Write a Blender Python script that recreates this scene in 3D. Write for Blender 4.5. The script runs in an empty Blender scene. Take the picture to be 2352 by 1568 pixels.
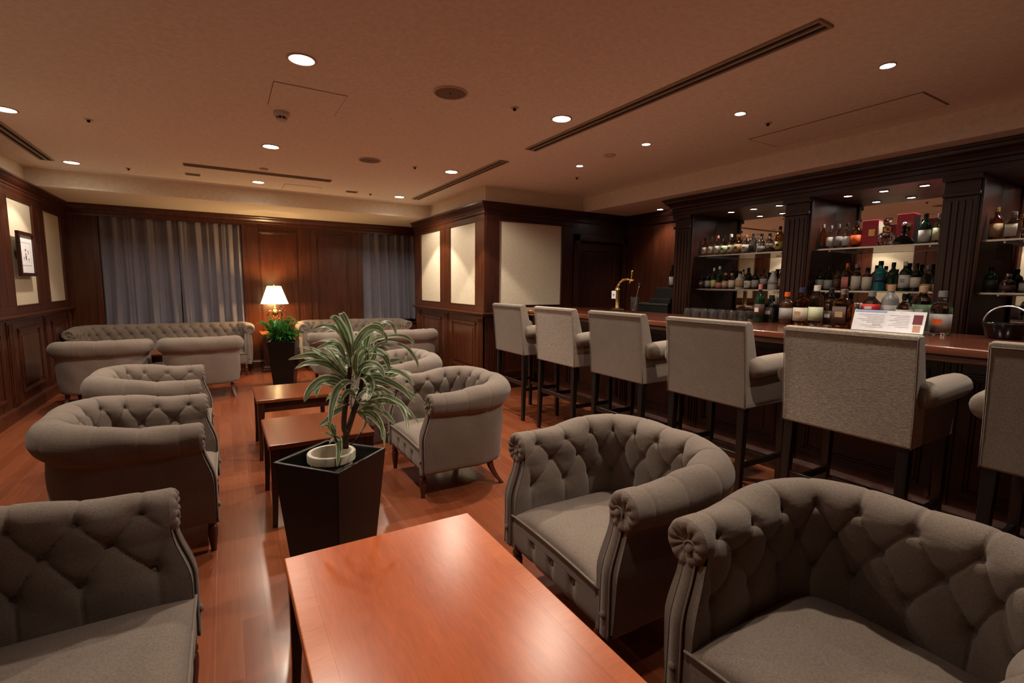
import bpy, math, random
import numpy as np
from mathutils import Vector, Matrix
random.seed(7)
S = bpy.context.scene
COL = S.collection
PI = math.pi

# ------------------------------------------------------------------ camera
F_PX = 1113.917
PITCH, YAW, ROLL, EYE = 0.11483763, 0.53572215, -0.01197684, 1.4
_f = np.array([math.sin(YAW)*math.cos(PITCH), math.cos(YAW)*math.cos(PITCH), -math.sin(PITCH)])
_r = np.array([math.cos(YAW), -math.sin(YAW), 0.0])
_d = np.cross(_f, _r)
_c, _s = math.cos(ROLL), math.sin(ROLL)
CR, CD, CF = _c*_r + _s*_d, -_s*_r + _c*_d, _f
CAM = np.array([0, 0, EYE])
cam_data = bpy.data.cameras.new('camera')
cam = bpy.data.objects.new('camera', cam_data)
COL.objects.link(cam)
cam_data.sensor_width = 36.0
cam_data.lens = F_PX/2352*36.0
cam_data.clip_start = 0.02
m = Matrix(((CR[0], -CD[0], -CF[0], 0), (CR[1], -CD[1], -CF[1], 0), (CR[2], -CD[2], -CF[2], EYE), (0, 0, 0, 1)))
cam.matrix_world = m
S.camera = cam

def ray(px, py):
    return CR*((px-1176)/F_PX) + CD*((py-784)/F_PX) + CF
def atz(px, py, z):
    d = ray(px, py); return CAM + d*((z-EYE)/d[2])
def atx(px, py, x):
    d = ray(px, py); return CAM + d*(x/d[0])
def atd(px, py, depth):
    return CAM + ray(px, py)*depth
def depth_of(p):
    return float((np.array(p)-CAM) @ CF)

# ------------------------------------------------------------------ mesh helper
class MB:
    def __init__(self):
        self.v = []; self.f = []; self.uv = None
    def add(self, vs, fs):
        o = len(self.v)
        self.v += [tuple(float(c) for c in p) for p in vs]
        self.f += [tuple(i+o for i in f) for f in fs]
        return self
    def box(self, x0, x1, y0, y1, z0, z1):
        return self.add([(x0,y0,z0),(x1,y0,z0),(x1,y1,z0),(x0,y1,z0),(x0,y0,z1),(x1,y0,z1),(x1,y1,z1),(x0,y1,z1)],
                 [(0,3,2,1),(4,5,6,7),(0,1,5,4),(1,2,6,5),(2,3,7,6),(3,0,4,7)])
    def hexa(self, lo, hi):
        """eight corners: lo and hi are lists of four points counter-clockwise seen from above"""
        return self.add(list(lo)+list(hi), [(0,3,2,1),(4,5,6,7),(0,1,5,4),(1,2,6,5),(2,3,7,6),(3,0,4,7)])
    def lathe(self, prof, c=(0,0,0), n=24, caps=True, sq=None):
        vs = []; fs = []
        for (r, z) in prof:
            for k in range(n):
                a = 2*PI*(k+.5)/n
                ca, sa = math.cos(a), math.sin(a)
                q = 1.0
                if sq:
                    q = 1/((abs(ca)**sq+abs(sa)**sq)**(1/sq))
                vs.append((c[0]+r*q*ca, c[1]+r*q*sa, c[2]+z))
        for i in range(len(prof)-1):
            for k in range(n):
                k2 = (k+1) % n
                fs.append((i*n+k, i*n+k2, (i+1)*n+k2, (i+1)*n+k))
        if caps:
            fs.append(tuple(reversed(range(n))))
            fs.append(tuple((len(prof)-1)*n+k for k in range(n)))
        return self.add(vs, fs)
    def tube(self, pts, r, n=8, caps=True, closed=False):
        P = [Vector(p) for p in pts]
        N = len(P)
        R = r if isinstance(r, (list, tuple)) else [r]*N
        vs = []; fs = []
        up = None
        for i in range(N):
            if closed: t = P[(i+1) % N]-P[i-1]
            else: t = P[min(i+1, N-1)]-P[max(i-1, 0)]
            t.normalize()
            if up is None:
                up = Vector((0,0,1)) if abs(t.z) < .9 else Vector((1,0,0))
            side = t.cross(up)
            if side.length < 1e-6: side = t.cross(Vector((1,0,0)))
            side.normalize(); up = side.cross(t).normalized()
            for k in range(n):
                a = 2*PI*k/n
                vs.append(P[i]+(side*math.cos(a)+up*math.sin(a))*R[i])
        M_ = N if closed else N-1
        for i in range(M_):
            j = (i+1) % N
            for k in range(n):
                k2 = (k+1) % n
                fs.append((i*n+k, i*n+k2, j*n+k2, j*n+k))
        if caps and not closed:
            fs.append(tuple(reversed(range(n)))); fs.append(tuple((N-1)*n+k for k in range(n)))
        return self.add(vs, fs)
    def grid(self, G, flip=False):
        """G: (a,b,3) array"""
        a, b = G.shape[0], G.shape[1]
        fs = []
        for i in range(a-1):
            for j in range(b-1):
                q = (i*b+j, i*b+j+1, (i+1)*b+j+1, (i+1)*b+j)
                fs.append(tuple(reversed(q)) if flip else q)
        return self.add(G.reshape(-1, 3), fs)
    def build(self, name, mat, parent=None, smooth=False, bevel=0, seg=2, loc=None):
        me = bpy.data.meshes.new(name)
        me.from_pydata(self.v, [], self.f)
        me.validate(); me.update()
        if mat: me.materials.append(mat)
        if smooth:
            for p in me.polygons: p.use_smooth = True
        o = bpy.data.objects.new(name, me)
        COL.objects.link(o)
        if parent: o.parent = parent
        if loc is not None: o.location = loc
        if bevel:
            b = o.modifiers.new('edge', 'BEVEL'); b.width = bevel; b.segments = seg
            b.limit_method = 'ANGLE'; b.angle_limit = math.radians(40)
            wn = o.modifiers.new('normals', 'WEIGHTED_NORMAL'); wn.keep_sharp = False
            for p in me.polygons: p.use_smooth = True
        elif smooth == 'auto':
            if hasattr(me, 'set_sharp_from_angle'): me.set_sharp_from_angle(angle=math.radians(40))
        return o

def tag(o, label=None, cat=None, group=None, kind=None):
    if label: o['label'] = label
    if cat: o['category'] = cat
    if group: o['group'] = group
    if kind: o['kind'] = kind
    return o
def thing(name, label, cat, loc=(0,0,0), rz=0, group=None):
    o = bpy.data.objects.new(name, None); COL.objects.link(o)
    o.empty_display_size = .1
    o.location = loc; o.rotation_euler = (0,0,rz)
    return tag(o, label, cat, group)
def struct(o):
    o['kind'] = 'structure'; return o
KIDS = {}
def dup(root, loc, rz, label, group=None):
    r = root.copy(); COL.objects.link(r); r.location = loc; r.rotation_euler = (0,0,rz)
    tag(r, label, None, group)
    for ch in list(root.children):
        c = ch.copy(); COL.objects.link(c); c.parent = r
        for g in list(ch.children):
            d = g.copy(); COL.objects.link(d); d.parent = c
    return r

# ------------------------------------------------------------------ materials
class NT:
    def __init__(self, name):
        self.m = bpy.data.materials.new(name); self.m.use_nodes = True
        self.t = self.m.node_tree
        self.b = self.t.nodes['Principled BSDF']
    def n(self, typ, **kw):
        x = self.t.nodes.new(typ)
        for k, v in kw.items():
            if k in x.inputs.keys(): x.inputs[k].default_value = v
            else: setattr(x, k, v)
        return x
    def l(self, a, b): self.t.links.new(a, b)
    def coords(self, scale=(1,1,1), kind='Object', rot=(0,0,0)):
        c = self.n('ShaderNodeTexCoord'); mp = self.n('ShaderNodeMapping')
        mp.inputs['Scale'].default_value = scale; mp.inputs['Rotation'].default_value = rot
        self.l(c.outputs[kind], mp.inputs['Vector']); return mp.outputs['Vector']
    def noise(self, vec, scale, detail=3, rough=.5, dist=0):
        x = self.n('ShaderNodeTexNoise'); x.inputs['Scale'].default_value = scale
        x.inputs['Detail'].default_value = detail; x.inputs['Roughness'].default_value = rough
        x.inputs['Distortion'].default_value = dist
        self.l(vec, x.inputs['Vector']); return x.outputs['Fac']
    def ramp(self, fac, stops):
        r = self.n('ShaderNodeValToRGB'); e = r.color_ramp.elements
        while len(e) < len(stops): e.new(.5)
        for i, (p, c) in enumerate(stops):
            e[i].position = p; e[i].color = (*c, 1) if len(c) == 3 else c
        self.l(fac, r.inputs['Fac']); return r.outputs['Color']
    def bump(self, h, strength=.3, dist=.002):
        b = self.n('ShaderNodeBump'); b.inputs['Strength'].default_value = strength
        b.inputs['Distance'].default_value = dist
        self.l(h, b.inputs['Height']); self.l(b.outputs['Normal'], self.b.inputs['Normal']); return b
    def set(self, **kw):
        for k, v in kw.items():
            self.b.inputs[k.replace('_', ' ')].default_value = v
        return self
def plain(name, col, rough=.5, metal=0, **kw):
    t = NT(name); t.b.inputs['Base Color'].default_value = (*col, 1)
    t.set(Roughness=rough, Metallic=metal, **kw)
    v = t.coords(); f = t.noise(v, 35, 3)
    c = t.ramp(f, [(.3, tuple(x*.93 for x in col)), (.7, tuple(min(1, x*1.05) for x in col))])
    t.l(c, t.b.inputs['Base Color'])
    return t.m
def wood(name, dark, light, rough=.3, grain=(1,1,1), scale=6, coat=.25, coat_r=.12, bumps=.04):
    t = NT(name)
    v = t.coords(grain)
    f = t.noise(v, scale, 6, .6, .4)
    c = t.ramp(f, [(.28, dark), (.5, tuple((a+b)/2 for a, b in zip(dark, light))), (.72, light)])
    f2 = t.noise(v, scale*14, 2, .5)
    mx = t.n('ShaderNodeMix'); mx.data_type = 'RGBA'; mx.blend_type = 'MULTIPLY'
    mx.inputs[0].default_value = .35
    c2 = t.ramp(f2, [(.35, (.6,.6,.6)), (.65, (1,1,1))])
    t.l(c, mx.inputs[6]); t.l(c2, mx.inputs[7]); t.l(mx.outputs[2], t.b.inputs['Base Color'])
    t.set(Roughness=rough, Coat_Weight=coat, Coat_Roughness=coat_r)
    t.bump(f2, bumps, .001)
    return t.m
def fabric(name, col, stretch=(1,1,1), spark=True, rough=.92, sheen=.25, mott=.18, bumpd=.0012, wv=240):
    t = NT(name)
    v = t.coords(stretch)
    f = t.noise(v, wv, 4, .75)
    big = t.noise(t.coords(), 9, 2)
    lo = tuple(x*(1-mott*1.6) for x in col); hi = tuple(min(1, x*(1+mott*1.6)) for x in col)
    c = t.ramp(f, [(.3, lo), (.7, hi)])
    mx = t.n('ShaderNodeMix'); mx.data_type = 'RGBA'; mx.blend_type = 'MULTIPLY'; mx.inputs[0].default_value = .6
    c2 = t.ramp(big, [(.3, (.84,.84,.86)), (.7, (1,1,.98))])
    t.l(c, mx.inputs[6]); t.l(c2, mx.inputs[7])
    out = mx.outputs[2]
    if spark:
        w = t.noise(t.coords((1,1,1)), 420, 1)
        k = t.ramp(w, [(.74, (0,0,0)), (.80, (1,1,1))])
        m2 = t.n('ShaderNodeMix'); m2.data_type = 'RGBA'; m2.inputs[7].default_value = (.62,.54,.36,1)
        t.l(k, m2.inputs[0]); t.l(out, m2.inputs[6]); out = m2.outputs[2]
    t.l(out, t.b.inputs['Base Color'])
    t.set(Roughness=rough, Sheen_Weight=sheen, Sheen_Roughness=.5)
    t.bump(f, .55, bumpd)
    return t.m
def glass(name, col, rough=.02, ior=1.45, alpha=1):
    t = NT(name)
    t.b.inputs['Base Color'].default_value = (*col, 1)
    t.set(Roughness=rough, IOR=ior, Transmission_Weight=1.0)
    return t.m

M = {}
M['panel'] = wood('mahogany_panel', (.040,.0092,.0040), (.098,.025,.0105), .36, (6,6,.7), 3.0, .2, .2)
M['panel_warm'] = wood('mahogany_panel_window_wall', (.050,.0125,.0045), (.105,.029,.0105), .30, (6,6,.7), 3.0, .2, .2)
M['darkwood'] = wood('dark_mahogany', (.020,.0045,.0022), (.050,.0115,.0055), .36, (6,6,.7), 3.0, .06, .18)
M['bartop'] = wood('bar_top_mahogany', (.085,.021,.010), (.16,.045,.02), .2, (6,.7,6), 2.5, .5, .06)
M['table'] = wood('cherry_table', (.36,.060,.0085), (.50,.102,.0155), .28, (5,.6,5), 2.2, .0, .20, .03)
M['table_edge'] = wood('cherry_edge', (.42,.080,.013), (.54,.128,.024), .28, (.6,5,5), 2.2, .0, .20, .03)
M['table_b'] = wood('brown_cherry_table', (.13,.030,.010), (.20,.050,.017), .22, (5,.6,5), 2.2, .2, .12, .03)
M['tableleg'] = wood('dark_table_wood', (.016,.004,.0025), (.045,.011,.006), .3, (6,6,.7), 3, .3, .15)
M['legwood'] = wood('turned_leg_wood', (.05,.012,.006), (.12,.03,.014), .42, (6,6,.7), 3, .0, .15)
M['blackwood'] = wood('black_stool_wood', (.004,.0032,.003), (.011,.009,.008), .32, (6,6,.7), 3, .2, .2)
M['cream'] = plain('cream_wallcovering', (.62,.54,.41), .85)
M['plaster'] = plain('cream_plaster', (.88,.80,.66), .9)
M['ceil'] = plain('ceiling_paint', (.93,.885,.81), .92)
M['grey'] = fabric('grey_woven_upholstery', (.178,.136,.113), (1,1,2.6), True, .95, .15, .20, .0016, 165)
M['velvet'] = fabric('beige_velvet', (.178,.140,.113), (1,1,1), True, .9, .15, .17, .0014, 170)
def lamplit():  # same beige velvet, with raking lamplight painted in as paler streaks
    t = NT('beige_velvet_lamplit')
    v = t.coords((1,1,2.6))
    f = t.noise(v, 60, 5, .65, 1.2); g = t.noise(v, 300, 2)
    c = t.ramp(f, [(.32, (.17,.135,.108)), (.52, (.26,.21,.17)), (.72, (.43,.365,.31))])
    t.l(c, t.b.inputs['Base Color']); t.set(Roughness=.7, Sheen_Weight=.6, Sheen_Roughness=.4)
    t.bump(f, .6, .004); return t.m
M['lamplit'] = lamplit()
M['curtain'] = fabric('grey_blue_curtain', (.180,.170,.220), (1,1,.3), False, .75, .4, .06, .0006)
M['black'] = plain('black_lacquer', (.0035,.003,.0028), .30, 0, Specular_IOR_Level=.3)
M['matblack'] = plain('matt_black', (.006,.006,.006), .5)
M['white_ceramic'] = plain('cream_plastic_pot', (.52,.46,.37), .45)
M['soil'] = plain('dark_soil', (.02,.013,.008), .95)
M['stem'] = plain('brown_cane_stem', (.06,.036,.017), .75)
M['gold'] = plain('polished_brass', (.85,.58,.22), .16, 1)
M['chrome'] = plain('chrome', (.82,.82,.85), .22, 1)
M['steel'] = plain('dark_steel', (.2,.2,.21), .3, 1)
M['trimwhite'] = plain('downlight_trim', (.62,.55,.46), .5)
M['grille'] = plain('grille_frame', (.38,.32,.25), .55)
M['slotdark'] = plain('slot_shadow_gap', (.012,.010,.008), .9)
M['speaker'] = plain('speaker_mesh', (.24,.17,.12), .8)
M['white'] = plain('white_plastic', (.7,.66,.6), .5)
M['paper'] = plain('white_paper', (.84,.86,.93), .7)
M['print'] = plain('grey_print', (.58,.58,.61), .8)
M['printblue'] = plain('blue_print', (.30,.42,.72), .8)
M['printred'] = plain('maroon_photo', (.16,.025,.035), .6)
M['printtan'] = plain('tan_photo', (.55,.30,.19), .6)
M['ink'] = plain('brown_ink', (.10,.045,.03), .8)
M['inkred'] = plain('faded_red_ink', (.45,.22,.17), .8)
M['redbox'] = plain('red_gift_box', (.42,.012,.035), .4)
M['rubber'] = plain('black_rubber', (.01,.01,.01), .6)
M['g_clear'] = glass('clear_glass', (.93,.95,.94))
M['g_green'] = glass('green_glass', (.05,.28,.09))
M['g_pale'] = glass('pale_green_glass', (.62,.80,.62))
M['g_amber'] = glass('amber_glass', (.62,.26,.05))
M['g_teal'] = plain('teal_glass_dark', (.01,.13,.14), .08)
M['g_dark'] = plain('dark_bottle_glass', (.006,.007,.006), .06)
M['g_dgreen'] = plain('dark_green_bottle_glass', (.004,.022,.010), .06)
M['g_brown'] = plain('brown_bottle_glass', (.045,.016,.007), .06)
M['g_frost'] = plain('frosted_bottle_glass', (.20,.19,.19), .35)
M['stone'] = plain('pale_stoneware', (.42,.39,.36), .4)
def thin_glass(name, tint):
    t = NT(name); nt = t.t
    tr = t.n('ShaderNodeBsdfTransparent'); tr.inputs['Color'].default_value = (*tint, 1)
    gl = t.n('ShaderNodeBsdfGlossy'); gl.inputs['Roughness'].default_value = .03; gl.inputs['Color'].default_value = (1,1,1,1)
    fr = t.n('ShaderNodeFresnel'); fr.inputs['IOR'].default_value = 1.5
    v = t.noise(t.coords(), 60, 2)
    mr = t.n('ShaderNodeMath', operation='MULTIPLY_ADD'); mr.inputs[1].default_value = .012; t.l(v, mr.inputs[0]); t.l(fr.outputs[0], mr.inputs[2])
    ms = t.n('ShaderNodeMixShader'); t.l(mr.outputs[0], ms.inputs[0]); t.l(tr.outputs[0], ms.inputs[1]); t.l(gl.outputs[0], ms.inputs[2])
    df = t.n('ShaderNodeBsdfDiffuse'); df.inputs['Color'].default_value = (.7,.75,.78,1)
    m2 = t.n('ShaderNodeMixShader'); m2.inputs[0].default_value = .018; t.l(ms.outputs[0], m2.inputs[1]); t.l(df.outputs[0], m2.inputs[2])
    t.l(m2.outputs[0], nt.nodes['Material Output'].inputs['Surface'])
    return t.m
M['g_thin'] = thin_glass('thin_clear_glass', (.93,.95,.95))
M['shelfglass'] = glass('shelf_glass', (.86,.93,.90))
M['l_cream'] = plain('cream_label', (.58,.52,.42), .7)
M['l_white'] = plain('white_label', (.62,.60,.57), .7)
M['l_tan'] = plain('tan_label', (.40,.26,.14), .7)
M['l_black'] = plain('black_label', (.02,.014,.012), .6)
M['l_brown'] = plain('brown_label', (.07,.028,.018), .6)
M['l_red'] = plain('red_label', (.55,.03,.03), .6)
M['l_orange'] = plain('orange_label', (.80,.13,.02), .6)
M['l_yellow'] = plain('yellow_label', (.52,.46,.15), .6)
M['l_green'] = plain('green_label', (.09,.16,.08), .6)
M['l_pgreen'] = plain('pale_green_label', (.54,.58,.38), .6)
M['l_pink'] = plain('pink_label', (.48,.16,.14), .6)
M['l_grey'] = plain('grey_label', (.30,.28,.27), .6)
M['l_navy'] = plain('navy_cap', (.03,.035,.08), .4)
M['l_gold'] = plain('gold_foil', (.72,.50,.2), .3, 1)
def mirror():
    t = NT('mirror_glass'); t.set(Metallic=1.0, Roughness=.015)
    f = t.noise(t.coords(), 3, 1)
    t.l(t.ramp(f, [(.3, (.70,.69,.67)), (.7, (.73,.72,.70))]), t.b.inputs['Base Color']); return t.m
M['mirror'] = mirror()
def emis(name, col, strength, base=(.8,.8,.8)):
    t = NT(name); t.b.inputs['Base Color'].default_value = (*base, 1)
    t.b.inputs['Emission Color'].default_value = (*col, 1)
    t.b.inputs['Emission Strength'].default_value = strength
    f = t.noise(t.coords(), 12, 1)
    t.l(t.ramp(f, [(.3, tuple(c*.96 for c in col)), (.7, col)]), t.b.inputs['Emission Color'])
    return t.m
M['lampdisc'] = emis('downlight_bulb', (1,.90,.74), 40)
M['barlamp'] = emis('bar_spot_bulb', (1,.95,.88), 60)
def shade_mat():
    t = NT('lit_lamp_shade'); t.set(Roughness=.9)
    t.b.inputs['Base Color'].default_value = (.85,.68,.42,1)
    f = t.noise(t.coords((40,40,1)), 3, 2)
    t.l(t.ramp(f, [(.3, (1,.72,.36)), (.7, (1,.78,.42))]), t.b.inputs['Emission Color'])
    t.b.inputs['Emission Strength'].default_value = 2.4
    return t.m
M['shade'] = shade_mat()
def floor_mat():
    t = NT('red_brown_plank_floor')
    v = t.coords((1,1,1), 'Object', (0,0,PI/2))
    br = t.n('ShaderNodeTexBrick'); br.offset = .37; br.offset_frequency = 2
    br.inputs['Scale'].default_value = 1; br.inputs['Brick Width'].default_value = .92
    br.inputs['Row Height'].default_value = .092; br.inputs['Mortar Size'].default_value = .0011
    br.inputs['Mortar Smooth'].default_value = .3; br.inputs['Bias'].default_value = 0
    br.inputs['Color1'].default_value = (.195,.050,.021,1); br.inputs['Color2'].default_value = (.262,.076,.033,1)
    br.inputs['Mortar'].default_value = (.28,.10,.05,1)
    t.l(v, br.inputs['Vector'])
    g = t.noise(t.coords((14,.9,1)), 4, 5, .6, .3)
    mx = t.n('ShaderNodeMix'); mx.data_type = 'RGBA'; mx.blend_type = 'MULTIPLY'; mx.inputs[0].default_value = .7
    t.l(br.outputs['Color'], mx.inputs[6]); t.l(t.ramp(g, [(.3, (.74,.72,.70)), (.7, (1,1,1))]), mx.inputs[7])
    t.l(mx.outputs[2], t.b.inputs['Base Color'])
    t.set(Roughness=.24, Coat_Weight=.25, Coat_Roughness=.1)
    t.bump(br.outputs['Fac'], .15, -.0008)
    return t.m
M['floor'] = floor_mat()
def leaf_mat(name, striped=True):
    t = NT(name)
    uv = t.n('ShaderNodeUVMap'); sep = t.n('ShaderNodeSeparateXYZ')
    t.l(uv.outputs['UV'], sep.inputs[0])
    if striped:
        n1 = t.noise(t.coords(), 20, 2)
        add = t.n('ShaderNodeMath', operation='MULTIPLY_ADD'); add.inputs[1].default_value = .14; 
        t.l(n1, add.inputs[0]); t.l(sep.outputs[0], add.inputs[2])
        sub = t.n('ShaderNodeMath', operation='SUBTRACT'); sub.inputs[1].default_value = .07
        t.l(add.outputs[0], sub.inputs[0])
        G=(.085,.165,.075); G2=(.22,.33,.165); C=(.80,.83,.64)
        c = t.ramp(sub.outputs[0], [(0, C), (.12, C), (.20, G2), (.30, G), (.44, G2), (.49, (.55,.60,.42)), (.54, G2), (.70, G), (.80, G2), (.88, C)])
    else:
        n1 = t.noise(t.coords(), 30, 2)
        c = t.ramp(n1, [(.3, (.018,.10,.016)), (.7, (.055,.24,.035))])
    t.l(c, t.b.inputs['Base Color'])
    t.set(Roughness=.42)
    tr = t.n('ShaderNodeBsdfTranslucent'); t.l(c, tr.inputs['Color'])
    ms = t.n('ShaderNodeMixShader'); ms.inputs[0].default_value = .38
    t.l(t.b.outputs[0], ms.inputs[1]); t.l(tr.outputs[0], ms.inputs[2])
    t.l(ms.outputs[0], t.t.nodes['Material Output'].inputs['Surface'])
    return t.m
M['leaf'] = leaf_mat('striped_leaf')
M['leaf2'] = leaf_mat('glossy_green_leaf', False)
M['flower'] = plain('red_brown_flower', (.30,.09,.045), .5)
# ------------------------------------------------------------------ room
CEIL, CROWN = 2.65, 2.455
class WALL:
    """collects boxes given along a wall: u along it, n out of it, z up"""
    def __init__(self, O, U, N): self.O, self.U, self.N = np.array(O, float), np.array(U, float), np.array(N, float)
    def P(self, u, n, z): return self.O + self.U*u + self.N*n + np.array([0,0,z])
    def box(self, mb, u0, u1, n0, n1, z0, z1):
        lo = [self.P(u0,n0,z0), self.P(u1,n0,z0), self.P(u1,n1,z0), self.P(u0,n1,z0)]
        hi = [self.P(u0,n0,z1), self.P(u1,n0,z1), self.P(u1,n1,z1), self.P(u0,n1,z1)]
        if np.cross(self.U, self.N)[2] < 0: lo.reverse(); hi.reverse()
        mb.hexa(lo, hi)
    def strip(self, mb, prof, u0, u1, e0=0, e1=0):
        """sweeps a closed (n,z) profile along u; e0/e1 = mitre: how far u grows per unit of n at each end"""
        k = len(prof)
        a = [self.P(u0-e0*n, n, z) for n, z in prof]; b = [self.P(u1+e1*n, n, z) for n, z in prof]
        fs = [(i, (i+1) % k, k+(i+1) % k, k+i) for i in range(k)]
        fs += [tuple(reversed(range(k))), tuple(range(k, 2*k))]
        if np.cross(self.U, self.N)[2] > 0: fs = [tuple(reversed(f)) for f in fs]
        mb.add(a+b, fs)
CROWN_P = [(0,2.30),(.022,2.30),(.026,2.325),(.026,2.345),(.034,2.352),(.036,2.372),(.050,2.384),(.066,2.404),(.076,2.425),(.082,2.432),(.090,2.436),(.090,CROWN),(0,CROWN)]
RAIL_P = [(0,.985),(.018,.985),(.026,1.0),(.05,1.006),(.062,1.016),(.066,1.03),(.060,1.042),(0,1.045)]
BASE_P = [(0,0),(.03,0),(.03,.10),(.022,.118),(.012,.125),(0,.13)]
def frame_mould(w, mb, u0, u1, z0, z1, n=0.0, wd=.035, d=.014):
    """raised picture-frame moulding"""
    for (a, b, c, e) in ((u0, u1, z0, z0+wd), (u0, u1, z1-wd, z1)):
        w.box(mb, a, b, n, n+d*.6, c, e); w.box(mb, a, b, n, n+d, c+wd*.3, e-wd*.3)
    for (a, b) in ((u0, u0+wd), (u1-wd, u1)):
        w.box(mb, a, b, n, n+d*.6, z0+wd, z1-wd); w.box(mb, a+wd*.3, b-wd*.3, n, n+d, z0+wd*.7, z1-wd*.7)
def flutes(w, mb, u0, u1, z0, z1, n=0.0, k=4, d=.018):
    w.box(mb, u0, u1, n, n+d*.5, z0, z1)
    s = (u1-u0)/(2*k+1)
    for i in range(k):
        a = u0+s*(2*i+1)
        w.box(mb, a, a+s, n+d*.5, n+d, z0+.03, z1-.03)
def panelled(name, w, u0, u1, mods, mat, lower=True, e0=0, e1=0, railstop=None):
    """wainscot wall with cream panels let into frames above a chair rail"""
    mb = MB()
    w.box(mb, u0, u1, -.10, 0, 0, CROWN)
    # frames above the rail: rails and stiles standing 20 mm proud
    n = .02
    w.box(mb, u0, u1, 0, n, 1.045, 1.135); w.box(mb, u0, u1, 0, n, 2.232, 2.31)
    edges = [u0]+[x for m_ in mods for x in m_]+[u1]
    for i in range(0, len(edges), 2):
        a, b = edges[i], edges[i+1]
        if b-a > .3:
            c = (a+b)/2
            w.box(mb, a, c-.006, 0, n, 1.135, 2.232); w.box(mb, c+.006, b, 0, n, 1.135, 2.232)
        else: w.box(mb, a, b, 0, n, 1.135, 2.232)
    for (a, b) in mods:
        frame_mould(w, mb, a-.012, b+.012, 1.123, 2.244, n-.004, .012, .010)
    if lower:
        for (a, b) in mods:
            frame_mould(w, mb, a+.02, b-.02, .21, .90, 0, .045, .016)
            w.box(mb, a+.11, b-.11, 0, .008, .30, .81)
        for i in range(0, len(edges), 2):
            a, b = edges[i], edges[i+1]
            if b-a > .1:
                c = (a+b)/2
                flutes(w, mb, c-.075, c+.075, .13, .985, 0, 4, .02)
    o = struct(mb.build(name, mat, None, bevel=.003, seg=1))
    for (a, b) in mods:
        p = MB(); w.box(p, a, b, 0, .006, 1.135, 2.232)
        p.build('fabric_panel', M['cream'], o)
    return o
def trims(idx, w, u0, u1, crown=True, rail=True, base=True, e0=0, e1=0, mat='panel', ru=None):
    if crown:
        mb = MB(); w.strip(mb, CROWN_P, u0, u1, e0, e1); struct(mb.build('trim_%d' % idx, M[mat]))
    if rail:
        mb = MB(); a, b = ru or (u0, u1); w.strip(mb, RAIL_P, a, b, e0, e1); struct(mb.build('trim_%d' % (idx+1), M[mat]))
    if base:
        mb = MB(); w.strip(mb, BASE_P, u0, u1, e0, e1); struct(mb.build('baseboard_%d' % idx, M[mat]))

# floor and ceiling
fl = MB(); fl.box(-1.95, 5.47, -2.1, 9.2, -.06, 0); struct(fl.build('floor', M['floor']))
ce = MB()
ce.box(-1.95, 4.5, -2.1, 7.58, CEIL, CEIL+.08)
ce.box(4.5, 4.58, -2.1, 5.64, CROWN, CEIL+.08)          # fascia over the bar
ce.box(4.58, 5.47, -2.1, 5.72, CROWN, CROWN+.08)        # lowered ceiling over the back bar
struct(ce.build('ceiling', M['ceil']))
cb = MB(); cb.box(-1.95, 2.93, 7.58, 9.2, CROWN, CEIL+.08); cb.box(2.93, 3.75, 8.28, 9.2, CROWN, CEIL+.08)
struct(cb.build('ceiling_beam', M['plaster']))

# left wall
WL = WALL((-1.85,0,0), (0,1,0), (1,0,0))
modsL = [(6.87-1.17*k, 7.62-1.17*k) for k in range(7, -1, -1)] + [(8.04, 8.735)]
panelled('wall_left', WL, -2.1, 8.97, modsL, M['panel'])
trims(1, WL, -2.1, 8.97, e1=-1)
pl = MB(); WL.box(pl, -2.1, 8.97, -.10, 0, CROWN, CEIL); struct(pl.build('wall_left_upper', M['plaster']))

# pier with cream panels
WP = WALL((2.93,5.64,0), (0,1,0), (-1,0,0))
panelled('wall_pier', WP, 0, 2.64, [(.25,1.09),(1.47,2.32)], M['panel_warm'])
trims(3, WP, 0, 2.64, e0=1, e1=0, mat='panel_warm')
WR = WALL((2.93,5.64,0), (1,0,0), (0,-1,0))
mb = MB()
WR.box(mb, .1, 1.52, -.10, 0, 0, CROWN); WR.box(mb, 0, .1, -.05, .0015, 0, CROWN); WR.box(mb, 2.37, 2.54, -.10, 0, 0, CROWN); WR.box(mb, 1.52, 2.37, -.10, 0, 2.06, CROWN)
WR.box(mb, 0, 1.40, 0, .02, 2.235, 2.31); WR.box(mb, 0, 1.40, 0, .02, 1.045, 1.14)
WR.box(mb, 0, .205, 0, .02, 1.14, 2.235); WR.box(mb, 1.20, 1.40, 0, .02, 1.14, 2.235)
WR.box(mb, 1.40, 2.44, 0, .01, 2.14, 2.31)
frame_mould(WR, mb, .193, 1.212, 1.128, 2.247, .016, .012, .010)
flutes(WR, mb, .03, .18, .13, .985, 0, 4, .02)
frame_mould(WR, mb, .25, 1.2, .21, .90, 0, .045, .016)
for a, b, c, e in ((1.44,1.53,0,2.14),(2.36,2.45,0,2.14),(1.44,2.45,2.05,2.14)):
    WR.box(mb, a, b, 0, .03, c, e); WR.box(mb, a+.02, b-.02, .03, .042, c, e-.02)
o = struct(mb.build('wall_bar_end', M['darkwood'], None, bevel=.003, seg=1))
p = MB(); WR.box(p, .205, 1.20, 0, .006, 1.14, 2.235); p.build('fabric_panel', M['cream'], o)
trims(5, WR, 0, 2.44, e0=1, mat='darkwood', base=False, ru=(0, 1.40))
pl = MB(); WP.box(pl, 0, 2.64, -.05, 0, CROWN, CEIL); WR.box(pl, 0.05, 1.57, -.05, 0, CROWN, CEIL); struct(pl.build('wall_pier_upper', M['plaster']))
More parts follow.
